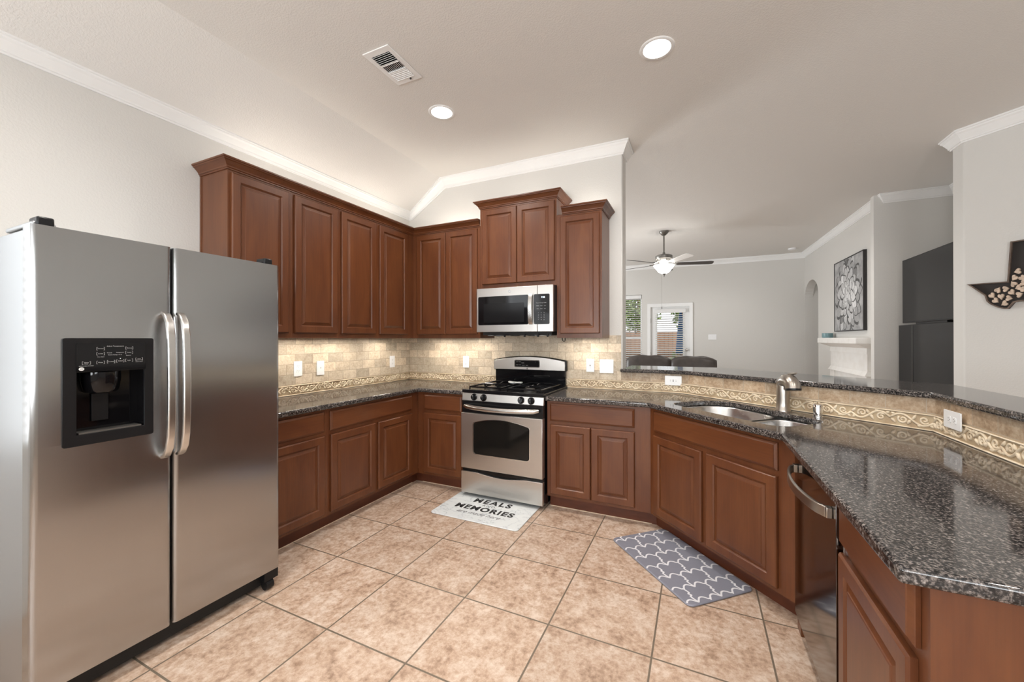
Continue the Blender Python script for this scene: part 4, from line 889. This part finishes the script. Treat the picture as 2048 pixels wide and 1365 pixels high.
# quatrefoil mat: corners (2.48,-.906) (2.819,-.595) (3.29,-1.126) (2.986,-1.423)
qc = Vector((2.893, -1.013)); ang = math.atan2(-0.52, 0.49)
t = thing('kitchen_mat', 'grey anti-fatigue mat with white quatrefoil lattice before the sink cabinet', 'mat', (qc.x, qc.y, 0), ang)
hw, hd = 0.364, 0.219
MB().prism(rrect(-hw, hw, -hd, hd, 0.035, 5), 0.0005, 0.012).build('base', 'mat_grey', t, bevel=0.008, seg=3)
# lattice cells
mb = MB(); pu, pv, am = 0.150, 0.1085, 0.024
def inside(p): return abs(p[0]) < hw - 0.004 and abs(p[1]) < hd - 0.004
def ink(pts, hwid=0.0047):
    pts = [Vector(p) for p in pts]
    for p, q in zip(pts, pts[1:]):
        if inside(p) and inside(q) and (q - p).length > 1e-6:
            d = (q - p).normalized(); n_ = Vector((-d.y, d.x)) * hwid; p2, q2 = p - d * 0.0015, q + d * 0.0015
            zq = 0.0122 + (len(mb.f) % 9) * 4e-5
            mb.add([(p2.x + n_.x, p2.y + n_.y, zq), (q2.x + n_.x, q2.y + n_.y, zq), (q2.x - n_.x, q2.y - n_.y, zq), (p2.x - n_.x, p2.y - n_.y, zq)], [(0, 1, 2, 3)])
for j in range(-4, 5):
    xr = j * pv + 0.02
    for k in range(-4, 4):
        s0 = k * pu / 2; cusp = (k + j) % 2
        pts = [(xr + (0.006 if (k + j) % 2 else 0), s0)]
        pts += [(xr - (0.004 if (k + j) % 2 else 0), s0 + 0.008)]
        for q in range(1, 12):
            t_ = q / 12; pts.append((xr - am * math.sin(math.pi * t_) ** 0.8, s0 + 0.008 + (pu / 2 - 0.016) * t_))
        pts += [(xr - (0.004 if (k + 1 + j) % 2 else 0), s0 + pu / 2 - 0.008), (xr + (0.006 if (k + 1 + j) % 2 else 0), s0 + pu / 2)]
        ink(pts)
        if (k + j) % 2 == 0:
            zz_ = [(0, 0), (0.18, 0.006), (0.34, 0.008), (0.40, -0.004), (0.52, 0.006), (0.60, -0.008), (0.80, -0.006), (1.04, 0)]
            L_ = pv
            fine = []
            for (a_, b_), (c_, d_) in zip(zz_, zz_[1:]):
                for q in range(4): fine.append((xr + L_ * (a_ + (c_ - a_) * q / 4), s0 + b_ + (d_ - b_) * q / 4))
            fine.append((xr + L_ * zz_[-1][0], s0)); ink(fine)
mb.build('lattice_print', 'mat_white', t, weld=False)

# ------------------------------------------------------------------ ceiling fixtures
for k, (x, y) in enumerate(CANS_AND_FILLS[:2]):
    t = thing('recessed_light', ['round lit ceiling downlight near the vent, over the stove side', 'larger-looking round lit ceiling downlight at the upper right, over the sink'][k], 'ceiling light', (x, y, H), 0, 'ceiling downlights')
    MB().lathe([(0.080, -0.004), (0.098, -0.006), (0.102, -0.0005)], 40).build('trim_ring', 'trim_white', t, smooth=True)
    MB().lathe([(0.0, -0.0035), (0.081, -0.0035), (0.081, -0.0005)], 40).build('lens', 'lamp_disc', t)
t = thing('ceiling_vent', 'white rectangular air register in the kitchen ceiling', 'vent', (1.241, -1.640, H), 0)
MB().prism([(-0.102, -0.162), (0.102, -0.162), (0.102, 0.162), (-0.102, 0.162)], -0.008, -0.0005, holes=[[(-0.070, -0.118), (0.070, -0.118), (0.070, 0.118), (-0.070, 0.118)]]).build('frame', 'trim_white', t, bevel=0.002)
MB().box(-0.075, 0.075, -0.122, 0.122, -0.0018, -0.0006).build('duct_shade', 'dark_void', t)  # thin black sheet painting the shade inside the duct
mb = MB()
def slat(x0, x1, y0, y1, ax, tilt):
    cx_, cy_ = (x0 + x1) / 2, (y0 + y1) / 2; Ts = Matrix.Translation((cx_, cy_, -0.009)) @ Matrix.Rotation(R(tilt), 4, 'X' if ax == 'x' else 'Y')
    w, h = (x1 - x0) / 2, (y1 - y0) / 2; mb.box(-w, w, -h, h, -0.0008, 0.0008, T=Ts)
for i in range(6): slat(-0.070, 0.070, -0.113 + i * 0.0145 - 0.006, -0.113 + i * 0.0145 + 0.006, 'x', 43)
for i in range(6): slat(-0.070, 0.070, 0.040 + i * 0.0145 - 0.006, 0.040 + i * 0.0145 + 0.006, 'x', -43)
for i in range(11): slat(-0.066 + i * 0.0132 - 0.005, -0.066 + i * 0.0132 + 0.005, -0.030, 0.030, 'y', 40)
mb.box(-0.070, 0.070, -0.034, -0.031, -0.014, -0.002); mb.box(-0.070, 0.070, 0.031, 0.034, -0.014, -0.002); mb.build('louvers', 'trim_white', t)
MB().box(0.025, 0.035, 0.128, 0.136, -0.016, -0.008).build('damper_lever', 'slot_dark', t)
o = MB().lathe([(0, -0.032), (0.045, -0.032), (0.062, -0.022), (0.068, -0.012), (0.068, -0.0005)], 28, (4.70, 5.64, H)).build('smoke_detector', 'white_plastic', smooth=40); tag(o, 'round white smoke detector on the living room ceiling', 'smoke detector')
# ceiling fan
t = thing('ceiling_fan', 'five-blade ceiling fan with lit glass bowl in the living room', 'ceiling fan', (2.52, 3.285, 0))
MB().lathe([(0, 3.141), (0.075, 3.141), (0.075, 3.125), (0.055, 3.10), (0.035, 3.08), (0.018, 3.07), (0, 3.07)], 28).build('canopy', 'pewter', t, smooth=40)
MB().lathe([(0.012, 3.08), (0.012, 2.78)], 14).lathe([(0.012, 2.80), (0.022, 2.79), (0.022, 2.765), (0.03, 2.755)], 16).build('downrod', 'pewter', t, smooth=40)
MB().lathe([(0, 2.762), (0.06, 2.762), (0.115, 2.748), (0.133, 2.735), (0.133, 2.695), (0.125, 2.685), (0.0, 2.680)], 36).build('motor', 'pewter', t, smooth=40)
MB().lathe([(0.11, 2.685), (0.10, 2.665), (0.085, 2.645), (0.07, 2.62), (0.06, 2.60), (0.0, 2.60)], 28).build('switch_housing', 'pewter', t, smooth=40)
MB().lathe([(0.155, 2.572), (0.163, 2.580), (0.150, 2.558), (0.12, 2.52), (0.085, 2.475), (0.04, 2.447), (0.0, 2.442)], 36).build('light_bowl', 'shade_glass', t, smooth=True)
MB().lathe([(0.0, 2.446), (0.030, 2.444), (0.026, 2.432), (0.012, 2.428), (0.010, 2.405), (0.004, 2.395), (0, 2.39)], 16).build('finial', 'pewter', t, smooth=40)
MB().tube([(-0.03, -0.05, 2.62), (-0.03, -0.05, 1.90)], 0.0012, 5).lathe([(0, 1.86), (0.006, 1.865), (0.006, 1.90), (0, 1.905)], 8, (-0.03, -0.05, 0)).build('pull_chain', 'pewter', t)
for k in range(5):
    a = R(15 + 72 * k) ; Tb = Matrix.Rotation(a, 4, 'Z')
    b_ = MB().tube([(0.09, 0, 2.655), (0.14, 0, 2.64), (0.19, 0, 2.615)], 0.010, 8, flat=0.6, T=Tb).prism(rrect(0.17, 0.24, -0.035, 0.035, 0.01, 3), 2.606, 2.612, T=Tb).build('blade_iron', 'pewter', t, smooth=40)
    Tc = Tb @ Matrix.Translation((0.2, 0, 2.603)) @ Matrix.Rotation(R(-12), 4, 'X')
    prof = [(0, -0.048), (0.35, -0.062), (0.50, -0.066), (0.545, -0.055), (0.56, -0.03), (0.56, 0.03), (0.545, 0.055), (0.50, 0.066), (0.35, 0.062), (0, 0.048)]
    MB().prism(prof, -0.003, 0.003, T=Tc).build('blade', 'blade_dark' if k not in (4,) else 'blade_lit', t, bevel=0.001)

# ------------------------------------------------------------------ sofa
t = thing('sofa', 'dark brown leather reclining sofa seen over the bar', 'sofa', (0, 0, 0))
def cushion(x0, x1, y0, y1, z0, z1, name, r=0.09):
    mb = MB(); rs = []
    cyc = (y0 + y1) / 2
    n = 14
    for i in range(n + 1):
        f = i / n; x = x0 + (x1 - x0) * f; e = 1 - abs(2 * f - 1) ** 5
        top = z1 - 0.05 * (1 - e) - 0.012 * math.sin(f * 9) ** 2; k = 0.75 + 0.25 * e; ring = []
        for q in range(16):
            a = 2 * math.pi * q / 16; cc, ss = math.cos(a), math.sin(a); sx = math.copysign(abs(cc) ** 0.6, cc); sz = math.copysign(abs(ss) ** 0.6, ss)
            ring.append((x, cyc + sx * (y1 - y0) / 2 * k, (z0 + top) / 2 + sz * (top - z0) / 2 * (0.9 + 0.1 * e)))
        rs.append(ring)
    mb.rings(rs); return mb.build(name, 'leather', t, smooth=True)
cushion(1.79, 2.572, 4.00, 4.26, 0.55, 1.075, 'back_cushion'); cushion(2.578, 3.325, 4.00, 4.26, 0.55, 1.068, 'back_cushion')
MB().box(1.80, 3.31, 4.03, 4.25, 0.10, 0.70).build('frame', 'leather', t, bevel=0.03, seg=3)
MB().box(1.80, 2.55, 4.26, 4.85, 0.30, 0.50).build('seat_cushion', 'leather', t, bevel=0.05, seg=3); MB().box(2.56, 3.31, 4.26, 4.85, 0.30, 0.50).build('seat_cushion', 'leather', t, bevel=0.05, seg=3)
MB().box(1.82, 3.29, 4.26, 4.80, 0.0005, 0.295).build('seat_base', 'leather', t)
for x in (1.66, 3.32): MB().box(x, x + 0.13, 4.05, 4.90, 0.05, 0.66).build('armrest', 'leather', t, bevel=0.04, seg=3)

# ------------------------------------------------------------------ picture, mantel, jar, tv
t = thing('framed_picture', 'black-framed grey flower print above the white mantel', 'picture', (0, 0, 0))
px = 5.03; ya, yb, za, zb_ = 3.165, 4.315, 1.484, 2.575
def wx(y, o): return rx(y) - o
def wallT(y, z, o):   # local x = towards -y (right in view), local y = up, local z = out of the wall
    return frame((rx(y) - o, y, z), dL, (0, 0, 1))
Tw = wallT(yb, za, 0.0); PWd, PHt = (yb - ya), zb_ - za
MB().prism([(0, 0), (PWd, 0), (PWd, PHt), (0, PHt)], 0.002, 0.042, holes=[[(0.012, 0.012), (PWd - 0.012, 0.012), (PWd - 0.012, PHt - 0.012), (0.012, PHt - 0.012)]], T=Tw).build('frame', 'frame_dark', t)
cv = MB().box(0.013, PWd - 0.013, 0.013, PHt - 0.013, 0.003, 0.036, T=Tw).build('canvas', 'canvas', t)
mb = MB(); random.seed(5); cxp, cyp = PWd * 0.50, PHt * 0.50; lay = 0
def petal(cx_, cy_, a, L, w, mi, z):
    pts = []
    for f, k in ((0, .25), (.2, .7), (.45, 1), (.7, .95), (.9, .55), (1, .12)): pts.append((f * L, -k * w / 2))
    pts2 = pts + [(x, -y) for x, y in reversed(pts)]
    ca, sa = math.cos(a), math.sin(a); P_ = []
    for x, y in pts2:
        X_, Y_ = cx_ + x * ca - y * sa, cy_ + x * sa + y * ca; P_.append((min(max(X_, 0.016), PWd - 0.016), min(max(Y_, 0.016), PHt - 0.016), z))
    mb.add(P_, [tuple(range(len(P_)))], mi, Tw)
z = 0.0362
for ring_, (r0_, L_, w_, n_) in enumerate(((0.34, 0.26, 0.15, 17), (0.27, 0.24, 0.15, 15), (0.20, 0.22, 0.14, 13), (0.13, 0.20, 0.13, 11), (0.07, 0.16, 0.11, 9), (0.02, 0.12, 0.09, 7), (0.0, 0.07, 0.06, 5))):
    for i in range(n_):
        a = 2 * math.pi * (i + 0.5 * (ring_ % 2)) / n_ + random.uniform(-.1, .1)
        sy = 1.15 if math.sin(a) < 0 else 1.0
        for (sc_, mi_) in ((1.045, 0 if ring_ < 5 else 1), (0.96, random.choice((2, 3, 3, 4)) if ring_ > 1 else random.choice((1, 2, 2, 3))), (0.55, random.choice((3, 4, 4)) if ring_ > 1 else random.choice((2, 3)))):
            petal(cxp + r0_ * 0.78 * math.cos(a), cyp + r0_ * sy * math.sin(a), a + random.uniform(-.15, .15), L_ * sc_, w_ * sc_, mi_, z); z += 0.00002
mb.build('flower_print', ['petal_%d' % i for i in range(5)], cv, weld=False)
# fireplace mantel
t = thing('fireplace_mantel', 'white stone fireplace mantel on the pale right-hand wall', 'fireplace', (0, 0, 0))
def mT(): return frame((rx(4.55) - 0.001, 4.55, 0), dL, (0, 0, 1))
Tm_ = mT()
MB().prism(rrect(0, 1.636, 1.300, 1.385, 0.012, 4), 0.0, 0.205, T=Tm_).build('shelf', 'limestone', t, bevel=0.010, seg=3)
def band(z0, z1, ins0, ins1, o0, o1, name):
    mb = MB(); mb.rings([[(ins0, z0, 0), (1.636 - ins0, z0, 0), (1.636 - ins0, z0, o0), (ins0, z0, o0)], [(ins1, z1, 0), (1.636 - ins1, z1, 0), (1.636 - ins1, z1, o1), (ins1, z1, o1)]], T=Tm_)
    return mb.build(name, 'limestone', t)
band(1.245, 1.2995, 0.10, 0.02, 0.055, 0.185, 'cove'); band(1.17, 1.2445, 0.088, 0.10, 0.060, 0.055, 'upper_moulding'); band(0.935, 1.1695, 0.10, 0.10, 0.050, 0.050, 'frieze'); band(0.875, 0.9345, 0.08, 0.10, 0.085, 0.050, 'lower_moulding')
for x0 in (0.10, 1.336): MB().box(x0, x0 + 0.20, 0.001, 0.874, 0.0, 0.06, T=Tm_).build('pilaster', 'limestone', t)
MB().box(0.301, 1.335, 0.74, 0.874, 0.0, 0.045, T=Tm_).build('lintel', 'limestone', t)
MB().box(0.301, 1.335, 0.001, 0.739, 0.0, 0.020, T=Tm_).build('firebox', 'black_matt', t)
o = MB().lathe([(0, 0.0), (0.070, 0.0), (0.074, 0.01), (0.074, 0.075), (0.068, 0.078), (0.068, 0.02), (0, 0.018)], 24, (rx(4.45) - 0.10, 4.42, 1.3865)).build('candle_jar', 'teal_jar', smooth=40); tag(o, 'small teal round jar on the left end of the mantel', 'jar')
# tv on a tall black cabinet
t = thing('media_cabinet', 'tall glossy black cabinet in the niche under the television', 'cabinet', (0, 0, 0))
MB().box(5.21, 5.71, 1.34, 2.60, 0.0, 1.530).build('body', 'screen', t, bevel=0.003); MB().box(5.204, 5.209, 2.262, 2.266, 0.02, 1.52).build('reflection_edge', 'pewter', t)  # pewter strip drawn for the edge of a reflection in the gloss
t = thing('television', 'large flat black television standing on the tall black cabinet', 'television', (0, 0, 0))
MB().box(5.20, 5.24, 1.27, 2.475, 1.552, 2.283).build('bezel', 'black_plastic', t, bevel=0.003); MB().box(5.1975, 5.1997, 1.282, 2.463, 1.566, 2.271).build('screen', 'screen', t)
MB().box(5.215, 5.26, 1.6, 2.2, 1.5312, 1.5525).build('stand', 'black_plastic', t)

# ------------------------------------------------------------------ star-state wall sign with hearts
t = thing('wall_sign', 'dark wooden state-shaped wall sign filled with small wooden hearts', 'wall sign', (5.07, 1.01, 0), R(-45))   # local x along the wall, -y out
out = [(0.030, 1.826), (0.058, 1.800), (0.105, 1.748), (0.131, 1.721), (0.141, 1.675), (0.16, 1.649), (0.202, 1.619), (0.233, 1.606), (0.257, 1.604), (0.27, 1.624), (0.288, 1.654), (0.328, 1.660), (0.36, 1.645), (0.40, 1.585), (0.43, 1.52), (0.47, 1.45), (0.535, 1.42), (0.55, 1.50), (0.59, 1.57), (0.66, 1.63), (0.71, 1.66), (0.72, 1.75), (0.705, 1.86), (0.64, 1.885), (0.56, 1.885), (0.47, 1.93), (0.47, 2.13), (0.27, 2.13), (0.253, 1.820)]
MB().prism(out, -0.010, -0.001, axis=1).build('panel', 'sign_back', t)
mb = MB(); k = len(out)
cxs = sum(p[0] for p in out) / k; czs = sum(p[1] for p in out) / k
P = [Vector(p) for p in out]; rs = []
for i in range(k):
    d0 = (P[i] - P[i - 1]).normalized(); d1 = (P[(i + 1) % k] - P[i]).normalized(); n0 = Vector((-d0.y, d0.x)); n1 = Vector((-d1.y, d1.x)); mt = (n0 + n1)
    mt = mt.normalized() / max(0.5, mt.normalized().dot(n0)); q = P[i] + mt * 0.009
    rs.append([(P[i].x, -0.001, P[i].y), (P[i].x, -0.030, P[i].y), (q.x, -0.030, q.y), (q.x, -0.001, q.y)])
rs.append(rs[0]); mb.rings(rs, True, False, False).build('rim', 'sign_frame', t)
random.seed(3)
HS = [(890, 720), (845, 800), (945, 810), (830, 880), (900, 930), (600, 945), (715, 935), (800, 985), (515, 1010), (650, 1030), (565, 1080), (760, 1060), (700, 1125), (905, 1022), (965, 880), (970, 960)]
for (a, b_) in HS:
    tx, tz = 0.03 + (a - 130) * 0.000363, 1.826 - (b_ - 830) * 0.0006; s = 0.021; rot = random.uniform(-2.6, 2.6); pts = []
    for q in range(18):
        u = 2 * math.pi * q / 18; hx = 16 * math.sin(u) ** 3 / 17; hz = (13 * math.cos(u) - 5 * math.cos(2 * u) - 2 * math.cos(3 * u) - math.cos(4 * u)) / 15
        pts.append((tx + 0.85 * s * (hx * math.cos(rot) - hz * math.sin(rot)), tz + 1.15 * s * (hx * math.sin(rot) + hz * math.cos(rot))))
    MB().prism(pts, -0.026 - random.uniform(0, .003), -0.0105, axis=1).build('heart', 'heart_wood', t)
